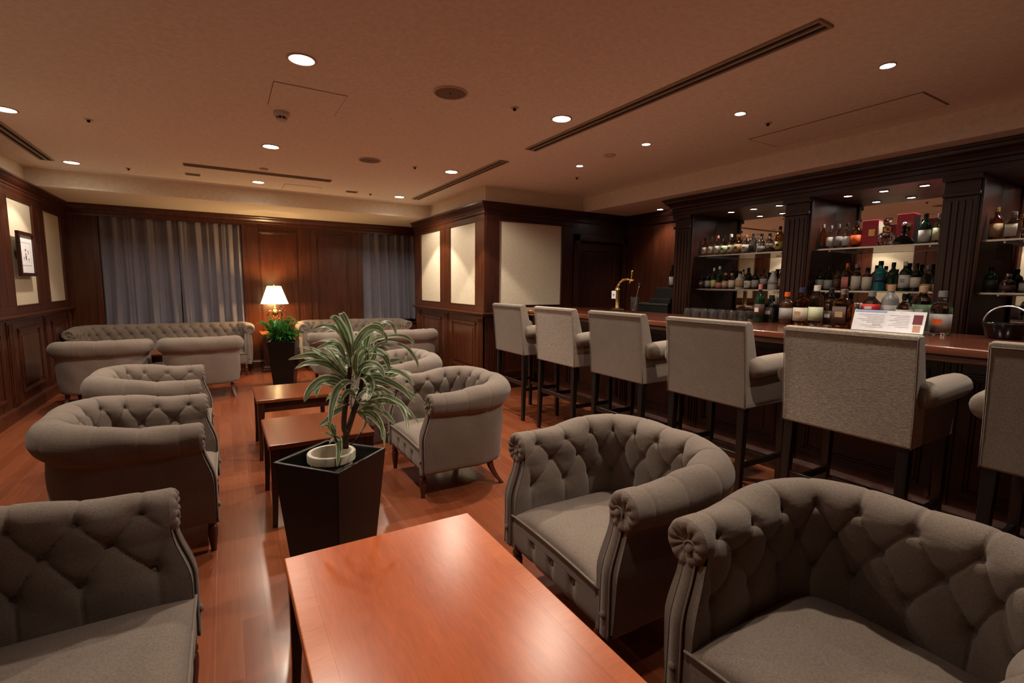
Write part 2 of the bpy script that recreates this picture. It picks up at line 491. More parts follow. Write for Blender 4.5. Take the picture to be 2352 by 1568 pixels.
# door in the bar end wall
d = MB(); WR.box(d, 1.53, 2.36, -.07, -.03, .01, 2.05); 
for z0, z1 in ((.15,.95),(1.05,1.95)): frame_mould(WR, d, 1.62, 2.27, z0, z1, -.03, .04, .012)
dd = struct(d.build('door_1', M['darkwood'], None, bevel=.003, seg=1))
kn = MB(); kn.lathe([(0.004,0),(.012,.002),(.012,.02),(.028,.035),(.030,.05),(.02,.062),(.002,.066)], n=16)
k_ = kn.build('door_handle', M['gold'], dd, smooth=True); k_.rotation_euler = (PI/2,0,0); k_.location = (2.93+1.60, 5.64+.03, 1.0)
# return side of the pier towards the window
mb = MB(); mb.box(2.94, 3.75, 8.18, 8.28, 0, CROWN); struct(mb.build('wall_pier_return', M['panel_warm']))
mb = MB(); mb.box(3.65, 3.75, 8.28, 9.2, 0, CROWN); struct(mb.build('wall_alcove', M['panel_warm']))

# window wall
WB = WALL((0,8.97,0), (1,0,0), (0,-1,0))
mb = MB()
for a, b in ((-1.95,-1.48),(.29,2.17),(3.17,3.75)): WB.box(mb, a, b, -.18, 0, 0, 2.39)
for a, b in ((-1.48,.29),(2.17,3.17)):
    WB.box(mb, a, b, -.18, 0, 0, .66)
    WB.box(mb, a-.02, b+.02, -.17, .02, .66, .69)
WB.box(mb, -1.95, 3.75, -.18, 0, 2.39, CROWN)
for a in (-1.84,): WB.box(mb, a, a+.08, 0, .015, .13, 2.31)
for a in (-1.56, .29, .34+.0, 2.09): pass
for a, b in ((-1.55,-1.48),(.29,.36),(2.09,2.17)): WB.box(mb, a, b, 0, .014, .13, 2.31)
for a, b, z1 in ((.53,1.105,2.235),(1.37,1.95,2.235)):
    frame_mould(WB, mb, a, b, .30, z1, 0, .05, .02)
for a, b in ((.44,.50),(1.21,1.27)): pass
WB.box(mb, 1.18, 1.30, 0, .012, .13, 2.31)
frame_mould(WB, mb, -1.40, .20, .2, .58, 0, .04, .014); frame_mould(WB, mb, 2.25, 2.9, .2, .58, 0, .04, .014)
struct(mb.build('wall_back', M['panel_warm'], None, bevel=.004, seg=2))
trims(7, WB, -1.85, 3.65, rail=False, e0=-1, mat='panel_warm')
for i, (a, b) in enumerate(((-1.48,.29),(2.17,3.17))):
    f = MB()
    for x0, x1, z0, z1 in ((a,a+.05,.69,2.39),(b-.05,b,.69,2.39),(a+.05,b-.05,.69,.74),(a+.05,b-.05,2.34,2.39),((a+b)/2-.02,(a+b)/2+.02,.74,2.34)):
        WB.box(f, x0, x1, -.17, -.13, z0, z1)
    fo = struct(f.build('window_%d' % (i+1), M['darkwood']))
    g = MB(); WB.box(g, a+.05, b-.05, -.155, -.15, .74, 2.34); g.build('pane', M['g_clear'], fo)
    g = MB(); WB.box(g, a, b, -.26, -.24, .5, 2.45); g.build('night_shutter', M['matblack'], fo)

# wall behind the bar, wall behind the camera
mb = MB(); mb.box(5.37, 5.47, -2.1, 5.72, 0, CROWN)
WQ = WALL((5.37,5.64,0), (0,-1,0), (-1,0,0))
mb2 = MB(); 
struct(mb.build('wall_right', M['panel'])); 
mb = MB(); WQ.strip(mb, CROWN_P, 0, 1.5, -1, 0); struct(mb.build('trim_20', M['darkwood']))
WN = WALL((0,-2.0,0), (1,0,0), (0,1,0))
panelled('wall_near', WN, -1.95, 5.47, [(-1.5,-.6),(-.2,.7),(1.1,2.0),(2.4,3.3)], M['panel'])
pl = MB(); WN.box(pl, -1.95, 5.47, -.10, 0, CROWN, CEIL); struct(pl.build('wall_near_upper', M['plaster']))

# curtains
def curtain(x0, x1, label, seed, phase=0):
    rnd = random.Random(seed)
    nx = int((x1-x0)/.008); nz = 40
    zb, zt = .735, 2.375
    ks = [(rnd.uniform(7,9), rnd.uniform(0,6), .026), (rnd.uniform(11,15), rnd.uniform(0,6), .017), (rnd.uniform(28,36), rnd.uniform(0,6), .0045)]
    G = np.zeros((nx+1, nz+1, 3))
    for i in range(nx+1):
        s = i/nx
        for j in range(nz+1):
            t = j/nz
            x = x0+(x1-x0)*s
            amp = .75+.45*(1-t) - .25*math.exp(-((1-t)/.03)**2)
            y = sum(a*math.sin(2*PI*k*(x*.62)+p+1.1*math.sin(2.1*x+t*1.6)+.8*math.sin(7.3*x+p)) for k, p, a in ks)*amp
            y += .004*math.sin(t*9+x*13)
            hem = .004 if abs(t-.055) < .012 else 0
            G[i,j] = (x+.006*math.sin(t*5+i*.2)*(1-t), 9.005-y-hem, zb+(zt-zb)*t)
    b = MB(); b.grid(G)
    o = b.build('curtain', M['curtain'], None, smooth=True)
    so = o.modifiers.new('cloth', 'SOLIDIFY'); so.thickness = .003
    tag(o, label, 'curtain', 'curtains on the window wall')
    return o
curtain(-1.475, -.555, 'grey-blue curtain half next to the panelled side wall corner', 3)
curtain(-.548, .285, 'grey-blue curtain half beside the lamp-lit wood panel, its folds catching lamplight', 5)
curtain(2.18, 2.66, 'grey-blue curtain half on the narrow window, next to the unlit wood panel', 8)
curtain(2.665, 3.165, 'grey-blue curtain half on the narrow window, partly behind the cream-panelled pier', 11)

# picture on the left wall
pf = thing('framed_print', 'dark-framed small print of sketches hung on the lit cream wall panel', 'picture', (-1.842, 7.175, 1.67))
def pbox(b, y0, y1, z0, z1, x0, x1): b.box(x0, x1, y0, y1, z0, z1)
b = MB()
W_, H_ = .245, .232
for y0, y1, z0, z1 in ((-W_,W_,H_-.035,H_),(-W_,W_,-H_,-H_+.035),(-W_,-W_+.035,-H_+.035,H_-.035),(W_-.035,W_,-H_+.035,H_-.035)):
    pbox(b, y0, y1, z0, z1, .035, .065)
for y in (-.15, .15): pbox(b, y-.02, y+.02, -.03, .03, .0, .035)
b.build('frame', M['darkwood'], pf, bevel=.004)
b = MB(); pbox(b, -W_+.03, W_-.03, -H_+.03, H_-.03, .034, .045); mt = b.build('mount', M['paper'], pf)
b = MB()
for y0, y1, z0, z1 in ((-.15,.15,.118,.121),(-.15,.15,-.121,-.118),(-.15,-.147,-.118,.118),(.147,.15,-.118,.118)): pbox(b, y0, y1, z0, z1, .045, .0456)
b.build('ruled_border', M['ink'], mt)
b = MB()
pts = [(-.008+.022*math.cos(a)*.8, -.035+.03*math.sin(a)) for a in [2*PI*i/16 for i in range(16)]]
b.add([(.0458,y,z) for y, z in pts], [tuple(range(16))])
pbox(b, -.03, .012, .0, .008, .045, .0458); pbox(b, .062, .085, -.06, -.045, .045, .0458); pbox(b, .07, .078, -.085, -.06, .045, .0458); pbox(b, -.085, -.055, -.045, -.037, .045, .0458); pbox(b, -.075,-.07,-.07,-.05,.045,.0458)
b.build('sketch', M['ink'], mt)
b = MB(); pbox(b, -.03, .012, .03, .055, .045, .0457); pbox(b, .06, .082, .0, .045, .045, .0457); b.build('tinted_sketch', M['inkred'], mt)

# ------------------------------------------------------------------ ceiling fittings
def spot(name, loc, energy, angle, blend, col, parent, radius=.035):
    l = bpy.data.lights.new(name, 'SPOT'); l.energy = energy; l.spot_size = math.radians(angle); l.spot_blend = blend
    l.color = col; l.shadow_soft_size = radius
    o = bpy.data.objects.new(name, l); COL.objects.link(o); o.location = loc
    if parent: o.parent = parent
    return o
WARM = (1.0, .865, .685)
E_MAIN, E_WIDE = 92.0, 50.0
def downlight(x, y, label, z=CEIL, r=.065, group='round ceiling downlights', main=E_MAIN, wide=E_WIDE, disc='lampdisc', col=WARM, ang=97, cat='ceiling light', ringmat='trimwhite', blend=.16):
    t = thing('downlight', label, cat, (x, y, z), 0, group)
    b = MB(); b.lathe([(r*1.22,0),(r*1.24,-.004),(r*1.12,-.007),(r*1.0,-.005),(r*.98,0)], n=32, caps=False); b.build('trim_ring', M[ringmat], t, smooth=True)
    b = MB(); b.lathe([(r*.98,-.0012),(r*.9,-.003),(r*.5,-.004),(.001,-.0045)], n=28, caps=False); b.build('bulb', M[disc], t, smooth=True)
    spot('lamp', (0,0,-.03), main, ang, blend, col, t)
    if wide: spot('lamp', (0,0,-.03), wide, 152, .35, col, t)
    return t
LX = (-1.33, .442, 2.25); LY = (1.14, 3.10, 5.155, 7.02)
DIM = {-1.33: .5, .442: .62, 2.25: 1.15}
LROW = {3.10: 'in the nearest row seen', 5.155: 'in the middle row', 7.02: 'in the far row by the window beam'}
LCOL = {-1.33: 'near the panelled side wall', .442: 'above the line of coffee tables', 2.25: 'beside the long slot grilles'}
for y in LY:
    for x in LX:
        if y < 2 and x < 0: continue
        kw = dict(main=E_MAIN*DIM[x], wide=E_WIDE*DIM[x]*(.12 if y < 2 else 1))
        if y < 2 and x < 2: kw = dict(main=50, wide=0, ang=66, blend=.6)
        if y in LROW and not (x == -1.33 and y == 3.10):
            lab = 'round downlight %s, %s' % (LCOL[x], LROW[y])
            downlight(x, y, lab, **kw)
        else:
            downlight(x, y, 'lit round ceiling downlight %s, out of the picture' % LCOL[x], **kw)
for i, y in enumerate((.5, 1.41, 2.317, 3.224, 4.156)):
    lab = ('small bar spotlight out of the picture, at the near end of the bar row', 'small white spotlight over the bar, biggest and nearest of its row', 'small white spotlight over the bar, by the big access panel',
           'small white spotlight over the bar, third from the pier end less one', 'small white spotlight over the bar, last before the pier')[i]
    if i == 3: lab = 'small white spotlight over the bar, beside the round blank plate'
    downlight(3.262, y, lab, r=.034, group='small spotlights over the bar', main=30, wide=7, disc='barlamp', col=(1,.86,.70), ang=80)
downlight(5.17, 4.80, 'small spotlight in the low ceiling shining on the red wall behind the bar', z=CROWN, r=.04, group=None, main=34, wide=0, disc='barlamp', col=(1,.84,.66), ang=110, blend=.9)

def disc_fitting(name, x, y, r, h, mat, label, cat, group=None, ring=None):
    t = thing(name, label, cat, (x, y, CEIL), 0, group)
    if ring:
        b = MB(); b.lathe([(r,0),(r,-.006),(r*.92,-.010),(r*.88,-.008),(r*.88,0)], n=36, caps=False); b.build('rim', M[ring], t, smooth=True)
        b = MB(); b.lathe([(r*.88,-.003),(r*.5,-.005),(.001,-.0055)], n=36, caps=False); b.build('grille', M[mat], t, smooth=True)
        b = MB(); b.lathe([(.006,-.005),(.006,-.009),(.001,-.010)], n=10, caps=False); b.build('centre_stud', M['slotdark'], t)
    else:
        b = MB(); b.lathe([(r,0),(r,-h*.4),(r*.8,-h),(.001,-h*1.02)], n=24, caps=False); b.build('plate', M[mat], t, smooth=True)
    return t
disc_fitting('ceiling_speaker', 1.341, 3.087, .113, .01, 'speaker', 'larger-looking round brown ceiling speaker, the one nearer the camera', 'speaker', 'round ceiling speakers', 'trimwhite')
disc_fitting('ceiling_speaker', 1.343, 5.137, .113, .01, 'speaker', 'round brown ceiling speaker farther from the camera', 'speaker', 'round ceiling speakers', 'trimwhite')
t = thing('smoke_detector', 'white smoke detector hanging beside the square access hatch', 'smoke detector', (.432, 4.107, CEIL))
b = MB(); b.lathe([(.055,0),(.055,-.022),(.046,-.032)], n=28); b.build('base', M['white'], t, smooth=True)
b = MB(); b.lathe([(.033,-.032),(.033,-.05)], n=24); b.build('sensing_chamber', M['matblack'], t, smooth=True)
b = MB()
for k in range(8):
    a = 2*PI*k/8; b.box(.034*math.cos(a)-.003, .034*math.cos(a)+.003, .034*math.sin(a)-.003, .034*math.sin(a)+.003, -.05, -.032)
b.lathe([(.036,-.05),(.034,-.058),(.022,-.064),(.001,-.066)], n=24); b.build('cap', M['white'], t, smooth='auto')
disc_fitting('detector_plate', .45, 6.172, .045, .018, 'trimwhite', 'small pale round plate by the thin slot grille', 'detector')
disc_fitting('detector_plate', 3.241, 3.674, .06, .012, 'trimwhite', 'round blank ceiling plate between two bar spotlights', 'detector')
SPR = [(-.843,5.105,'tiny dark sprinkler hole alone over the near wall-side ceiling'),(-.846,7.007,'tiny dark sprinkler head between the wall-side downlight and the thin slot grille'),(1.835,3.094,'tiny dark sprinkler head between the big speaker and a downlight'),
       (1.829,5.163,'tiny dark sprinkler head between the far speaker and a downlight'),(1.836,7.019,'tiny dark sprinkler head near the small square vent at the window beam'),(3.621,2.33,'tiny dark sprinkler head next to the big access panel over the bar'),(3.576,4.601,'tiny dark sprinkler head near the end of the bar spotlights')]
for x, y, lab in SPR:
    t = thing('sprinkler_head', lab, 'sprinkler', (x, y, CEIL), 0, 'ceiling sprinklers')
    b = MB(); b.lathe([(.03,0),(.03,-.003),(.018,-.006),(.001,-.006)], n=18, caps=False); b.build('cover_plate', M['trimwhite'], t, smooth=True)
    b = MB(); b.lathe([(.011,-.005),(.012,-.018),(.004,-.024),(.001,-.024)], n=12, caps=False); b.build('nozzle', M['slotdark'], t, smooth=True)
def slot(x0, x1, y0, y1, label, two=True, along='y'):
    t = thing('slot_grille', label, 'air grille', ((x0+x1)/2, (y0+y1)/2, CEIL), 0, 'long slot air grilles')
    a, c = (x1-x0)/2, (y1-y0)/2
    b = MB()
    fw = .016
    if along == 'y':
        b.box(-a, -a+fw, -c, c, -.012, 0); b.box(a-fw, a, -c, c, -.012, 0); b.box(-a+fw, a-fw, -c, -c+fw, -.012, 0); b.box(-a+fw, a-fw, c-fw, c, -.012, 0)
        b.build('frame', M['grille'], t, bevel=.002)
        k = 2 if two else 1
        g = MB(); g.box(-.010, .010, -c+fw, c-fw, -.011, -.002); g.build('blade', M['grille'], t)
    else:
        b.box(-a, a, -c, -c+.008, -.010, 0); b.box(-a, a, c-.008, c, -.010, 0); b.box(-a, -a+.01, -c+.008, c-.008, -.010, 0); b.box(a-.01, a, -c+.008, c-.008, -.010, 0)
        b.build('frame', M['speaker'], t)
        for k in range(5):
            y = -c+.016+k*(2*c-.032)/4
            g = MB(); g.box(-a+.01, a-.01, y-.004, y+.004, -.008, -.002); g.build('blade', M['speaker'], t)
    g = MB(); g.box(-a+.008, a-.008, -c+.008, c-.008, -.0018, -.0004); g.build('dark_slot', M['slotdark'], t)
slot(2.444, 2.566, 1.35, 3.925, 'long two-slot air grille running towards the camera over the bar stools')
slot(2.444, 2.556, 4.405, 7.048, 'two-slot air grille between the last downlights and the cream-panelled pier')
slot(-1.582, -1.46, 4.4, 7.0, 'two-slot air grille along the panelled side wall, cut by the picture edge')
slot(-.305, 1.20, 6.365, 6.475, 'thin single return grille running across the ceiling near the window beam', False, 'x')
def hatch(x0, x1, y0, y1, label, name='access_hatch', w=.004):
    t = thing(name, label, 'access hatch', ((x0+x1)/2, (y0+y1)/2, CEIL), 0, 'ceiling access panels')
    a, c = (x1-x0)/2, (y1-y0)/2
    b = MB(); b.box(-a-w, a+w, -c-w, c+w, -.0016, -.0004); b.build('shadow_gap', M['speaker'], t)
    b = MB(); b.box(-a, a, -c, c, -.004, -.0018); b.build('panel', M['ceil'], t)
hatch(.335, .778, 3.516, 3.98, 'square ceiling access hatch beside the smoke detector')
hatch(.742, 1.18, 6.935, 7.38, 'square ceiling access hatch against the window beam')
hatch(3.885, 4.27, 1.47, 2.65, 'long rectangular ceiling access panel over the bar', w=.012)
for x, y, lab in ((-.242,6.962,'small rectangular air vent between the thin slot grille and the beam'),(1.578,7.004,'small rectangular air vent beside the far square hatch')):
    t = thing('air_vent', lab, 'air grille', (x, y, CEIL), 0, 'small ceiling vents')
    b = MB(); 
    for q in (-1, 1): b.box(-.075, .075, q*.045-.006, q*.045+.006, -.008, 0); b.box(q*.069-.006, q*.069+.006, -.039, .039, -.008, 0)
    b.build('frame', M['grille'], t)
    b = MB(); b.box(-.063, .063, -.039, .039, -.002, -.0004); b.build('dark_slot', M['slotdark'], t)
    for k in range(4):
        b = MB(); b.box(-.063, .063, -.032+k*.02, -.024+k*.02, -.006, -.002); b.build('blade', M['speaker'], t)
# ------------------------------------------------------------------ tufted seating
LIFT = .048; ENDR = .20
def sstep(x):
    x = np.clip(x, 0, 1); return x*x*(3-2*x)
def tub_parts(hw, xf, xb, rc, zc, r, step, dsp, seat_x0, lead=.05):
    """upholstered shell swept round a U; returns dict of MB and the button points. Faces +x."""
    # path of the roll centre
    s1 = xf-(xb+rc); a1 = PI/2*rc; s2 = 2*hw-2*rc; L = 2*s1+2*a1+s2
    N = int(L/step)
    s = np.linspace(0, L, N+1)
    C = np.zeros((N+1, 2)); NR = np.zeros((N+1, 2))
    for i, q in enumerate(s):
        if q <= s1: C[i] = (xf-q, -hw); NR[i] = (0, -1)
        elif q <= s1+a1:
            a = (q-s1)/rc; C[i] = (xb+rc-rc*math.sin(a), -hw+rc-rc*math.cos(a)); NR[i] = (-math.sin(a), -math.cos(a))
        elif q <= s1+a1+s2: C[i] = (xb, -hw+rc+(q-s1-a1)); NR[i] = (-1, 0)
        elif q <= s1+2*a1+s2:
            a = (q-s1-a1-s2)/rc; C[i] = (xb+rc-rc*math.cos(a), hw-rc+rc*math.sin(a)); NR[i] = (-math.cos(a), math.sin(a))
        else: C[i] = (xb+rc+(q-s1-2*a1-s2), hw); NR[i] = (0, 1)
    # profile (n,z): inner foot -> up the inner face -> over the roll -> down the outer panel
    pr = [(-.072,.27),(-.074,.34),(-.077,.42),(-.083,.50),(-r,zc-.035)]
    for k in range(0, 25):
        a = PI - k*(PI+1.05)/24
        pr.append((r*math.cos(a), zc+r*math.sin(a)))
    pr += [(.033,zc-r+.004),(.027,zc-r-.004),(.030,zc-r-.02),(.033,zc-.16),(.032,.40),(.026,.28),(.017,.19),(.006,.176),(-.05,.175)]
    pr = np.array(pr)
    # resample by arc length
    seg = np.hypot(*np.diff(pr, axis=0).T); cum = np.concatenate([[0], np.cumsum(seg)])
    i_top = 5+12
    tuft_end = cum[5+24]
    T = np.concatenate([np.arange(0, tuft_end, step), np.linspace(tuft_end, cum[-1], 22)])
    pn, pz = np.interp(T, cum, pr[:,0]), np.interp(T, cum, pr[:,1])
    t_row0 = np.interp(0, [0], [0])
    # arc length of the first button row: on the inner shoulder of the roll
    ang0 = math.radians(155); k0 = (PI-ang0)/((PI+1.05)/24)
    t0 = np.interp(5+k0, np.arange(len(cum)), cum)
    dt = .102
    shift = lambda z: .048*sstep((zc-.02-z)/.20)
    K = max(4, int(round(L/dsp)))
    U = s[:,None]/L*K - .5
    V = (t0 - T[None,:])/dt
    P0 = np.zeros((N+1, len(T), 3))
    w = sstep(1-np.minimum(s, L-s)/.26)
    # the roll is slimmer at the arm fronts than along the back
    rs = 1-ENDR*(1-sstep(np.minimum(s, L-s)/.50))
    bl = np.clip((pz-(zc-r-.10))/.10, 0, 1)
    top = zc+r
    n2 = pn[None,:]*(1-bl[None,:]*(1-rs[:,None])); z2 = pz[None,:]+bl[None,:]*((top-(top-pz[None,:])*rs[:,None])-pz[None,:])
    re, zce = r*(1-ENDR), zc+r*ENDR
    P0[:,:,0] = C[:,0:1]+NR[:,0:1]*n2 + w[:,None]*shift(z2)
    P0[:,:,1] = C[:,1:2]+NR[:,1:2]*n2
    P0[:,:,2] = z2
    lift = LIFT*sstep((np.minimum(s, L-s)-.10)/(s1+a1*.4-.02))
    P0[:,:,2] += lift[:,None]*np.clip((pz-.30)/.30, 0, 1)[None,:]
    # taper the outer panel in towards the foot, belly the back a little
    dA = np.gradient(P0, axis=0); dB = np.gradient(P0, axis=1)
    NN = np.cross(dA, dB); NN /= np.maximum(np.linalg.norm(NN, axis=2, keepdims=True), 1e-9)
    # make it point out of the upholstery: on the roll's top it must point up
    j = int(np.argmax(pz))
    if NN[N//2, j, 2] < 0: NN = -NN
    a, b = U+V/2, U-V/2
    fr = lambda x: np.abs(x-np.round(x))
    Pin = (np.abs(np.sin(PI*a))*np.abs(np.sin(PI*b)))**.40
    Sv = np.abs(np.sin(PI*U))**.40 + 0*V
    up = np.clip(-V/1.1, 0, 1); dn = np.clip((V-2)/1.6, 0, 1)
    Ptop = Sv*(1-sstep(up)*.86)+sstep(up)*.86
    Pbot = Sv*(1-sstep(dn)*.80)+sstep(dn)*.80
    Pl = np.where(V < 0, Ptop, np.where(V > 2, Pbot, Pin))
    # no quilting beyond the end buttons
    efade = sstep(np.minimum(s, L-s)/.075)[:,None]
    outer = (T >= tuft_end)[None,:]
    H = -.0115*(1-Pl)*efade
    # tight seam in every crease
    dc = np.where((V >= 0) & (V <= 2), np.minimum(fr(a), fr(b)), fr(U)*1.0)
    sfade = np.where(V < 0, 1-.55*sstep(-V/2.2), np.where(V > 2, 1-.5*dn, 1))
    H += -.0040*np.exp(-(dc/.042)**2)*sfade*efade
    H = np.where(outer, 0, H)
    btn = []
    for row in (0, 1, 2):
        for u in (range(0, K) if row != 1 else range(0, K-1)):
            uu = u if row != 1 else u+.5
            if row == 2 and False: continue
            r2 = ((U-uu)*L/K)**2 + ((V-row)*dt)**2
            H += np.where(outer, 0, -.013*np.exp(-r2/.0135**2)-.010*np.exp(-r2/.032**2))
            i = int(round((uu+.5)/K*N)); jj = int(np.argmin(np.abs(T-(t0-row*dt))))
            btn.append((i, jj))
    # loose hand-made irregularity
    rng = np.random.RandomState(4)
    wob = sum(rng.uniform(.0006,.0012)*np.sin(s[:,None]*rng.uniform(8,30)+T[None,:]*rng.uniform(8,30)+rng.uniform(0,6)) for _ in range(6))
    H = H + wob*efade
    P = P0+NN*H[:,:,None]
    shell = MB(); shell.grid(P)
    # closed roll ends with gathered pleats, and plain end boards below
    for end, sg in ((0, -1), (N, 1)):
        cx, cy = C[end]; e = NR[end]
        n_ = 60; rings = []
        rr = [re, re*.93, re*.80, re*.62, re*.42, re*.25]
        for q, R_ in enumerate(rr):
            row = []
            for k in range(n_+1):
                th = 2*PI*k/n_
                dome = [0, .010, .016, .014, .006, .004][q]
                ple = [0, .0015, .0045, .0065, .006, .002][q]*(abs(math.sin(th*5.5+.4))**.6*2-1)
                z = zce+R_*math.sin(th)
                row.append((cx+float(shift(np.array(z)))+dome+ple, cy+e[1]*R_*math.cos(th), z))
            rings.append(row)
        rings.append([(cx+float(shift(np.array(zc)))+.004, cy, zce)]*(n_+1)); shell.grid(np.array(rings))
        zs = np.linspace(.176, zce-re*.6, 16)
        jt = int(np.argmax(pz))
        inz, inn = z2[0,:jt], n2[0,:jt]
        oz, on = z2[0,jt:][::-1], n2[0,jt:][::-1]
        g = []
        for z in zs:
            ni = np.interp(z, inz, inn); no = np.interp(z, oz, on)
            x = cx+float(shift(np.array(z)))+.002
            g.append([(x, cy+e[1]*(ni+(no-ni)*q), z) for q in (0, .33, .66, 1)])
        shell.grid(np.array(g))
    # arm-front facing strips with double piping
    facing = []
    for end in (0, N):
        cx, cy = C[end]; e = NR[end][1]
        nc = -.018
        f = MB(); path_l, path_r = [], []
        zs = list(np.linspace(.180, zce-.012, 22))
        rows = []
        hwid = .024
        for z in zs:
            x = cx+float(shift(np.array(z)))+.012
            wv = hwid*(.86+.14*math.cos((z-.18)*5))
            rows.append([(x-.012, cy+e*(nc-wv), z), (x-.001, cy+e*(nc-wv*.96), z), (x+.004, cy+e*nc, z), (x-.001, cy+e*(nc+wv*.96), z), (x-.012, cy+e*(nc+wv), z)])
            path_l.append((x-.002, cy+e*(nc-wv*1.04), z)); path_r.append((x-.002, cy+e*(nc+wv*1.04), z))
        x = cx+.012
        arc = []
        for k in range(1, 8):
            th = PI*k/8
            arc.append((x-.002, cy+e*(nc-hwid*math.cos(th)), zs[-1]+hwid*math.sin(th)))
        f.grid(np.array(rows))
        cap = [(x+.002, cy+e*nc, zs[-1])]+[rows[-1][1]]+arc+[rows[-1][3]]
        f.add(cap, [(0, i, i+1) for i in range(1, len(cap)-1)])
        pip = MB(); pip.tube(path_l+arc+path_r[::-1], .0038, 6)
        bts = [(x+.003, cy+e*nc, zs[-1]+.002), (cx+float(shift(np.array(.265)))+.016, cy+e*nc, .265)]
        facing.append((f, pip, bts))
    buttons = [(P[i,jj], NN[i,jj]) for i, jj in btn]
    return dict(shell=shell, facing=facing, buttons=buttons, L=L)

def button_mesh():
    b = MB(); b.lathe([(.001,.0085),(.006,.008),(.010,.0055),(.0115,.002),(.0105,-.001)], n=12, caps=True)
    me = bpy.data.meshes.new('button'); me.from_pydata(b.v, [], b.f); me.materials.append(M['grey'])
    for p in me.polygons: p.use_smooth = True
    return me
BTN = button_mesh()
def put_button(parent, p, nrm, scale=1.0):
    o = bpy.data.objects.new('button', BTN); COL.objects.link(o); o.parent = parent
    o.location = tuple(float(c) for c in p)
    o.rotation_euler = Vector(tuple(float(c) for c in nrm)).to_track_quat('Z', 'Y').to_euler(); o.scale = (scale,)*3
    return o
def turned_leg():
    b = MB()
    b.lathe([(.019,.18),(.020,.165),(.024,.158),(.024,.150),(.017,.144),(.016,.140),(.022,.134),(.024,.120),(.023,.09),(.018,.045),(.0135,.012),(.0145,.004),(.013,0)], n=18)
    return b
def sabre_leg(top, foot):
    b = MB(); pts = []; rad = []
    for k in range(9):
        t = k/8
        x = top[0]+(foot[0]-top[0])*(t**1.8); y = top[1]+(foot[1]-top[1])*(t**1.8)
        pts.append((x, y, .185*(1-t))); rad.append(.026-.009*t)
    n = 4
    vs = []; fs = []
    for p, q in zip(pts, rad):
        for dx, dy in ((-1,-1),(1,-1),(1,1),(-1,1)): vs.append((p[0]+dx*q*.8, p[1]+dy*q*.8, p[2]))
    for i in range(8):
        for k in range(4): fs.append((i*4+k, (i+1)*4+k, (i+1)*4+(k+1) % 4, i*4+(k+1) % 4))
    fs.append((0,1,2,3)); fs.append((35,34,33,32))
    b.add(vs, fs); return b

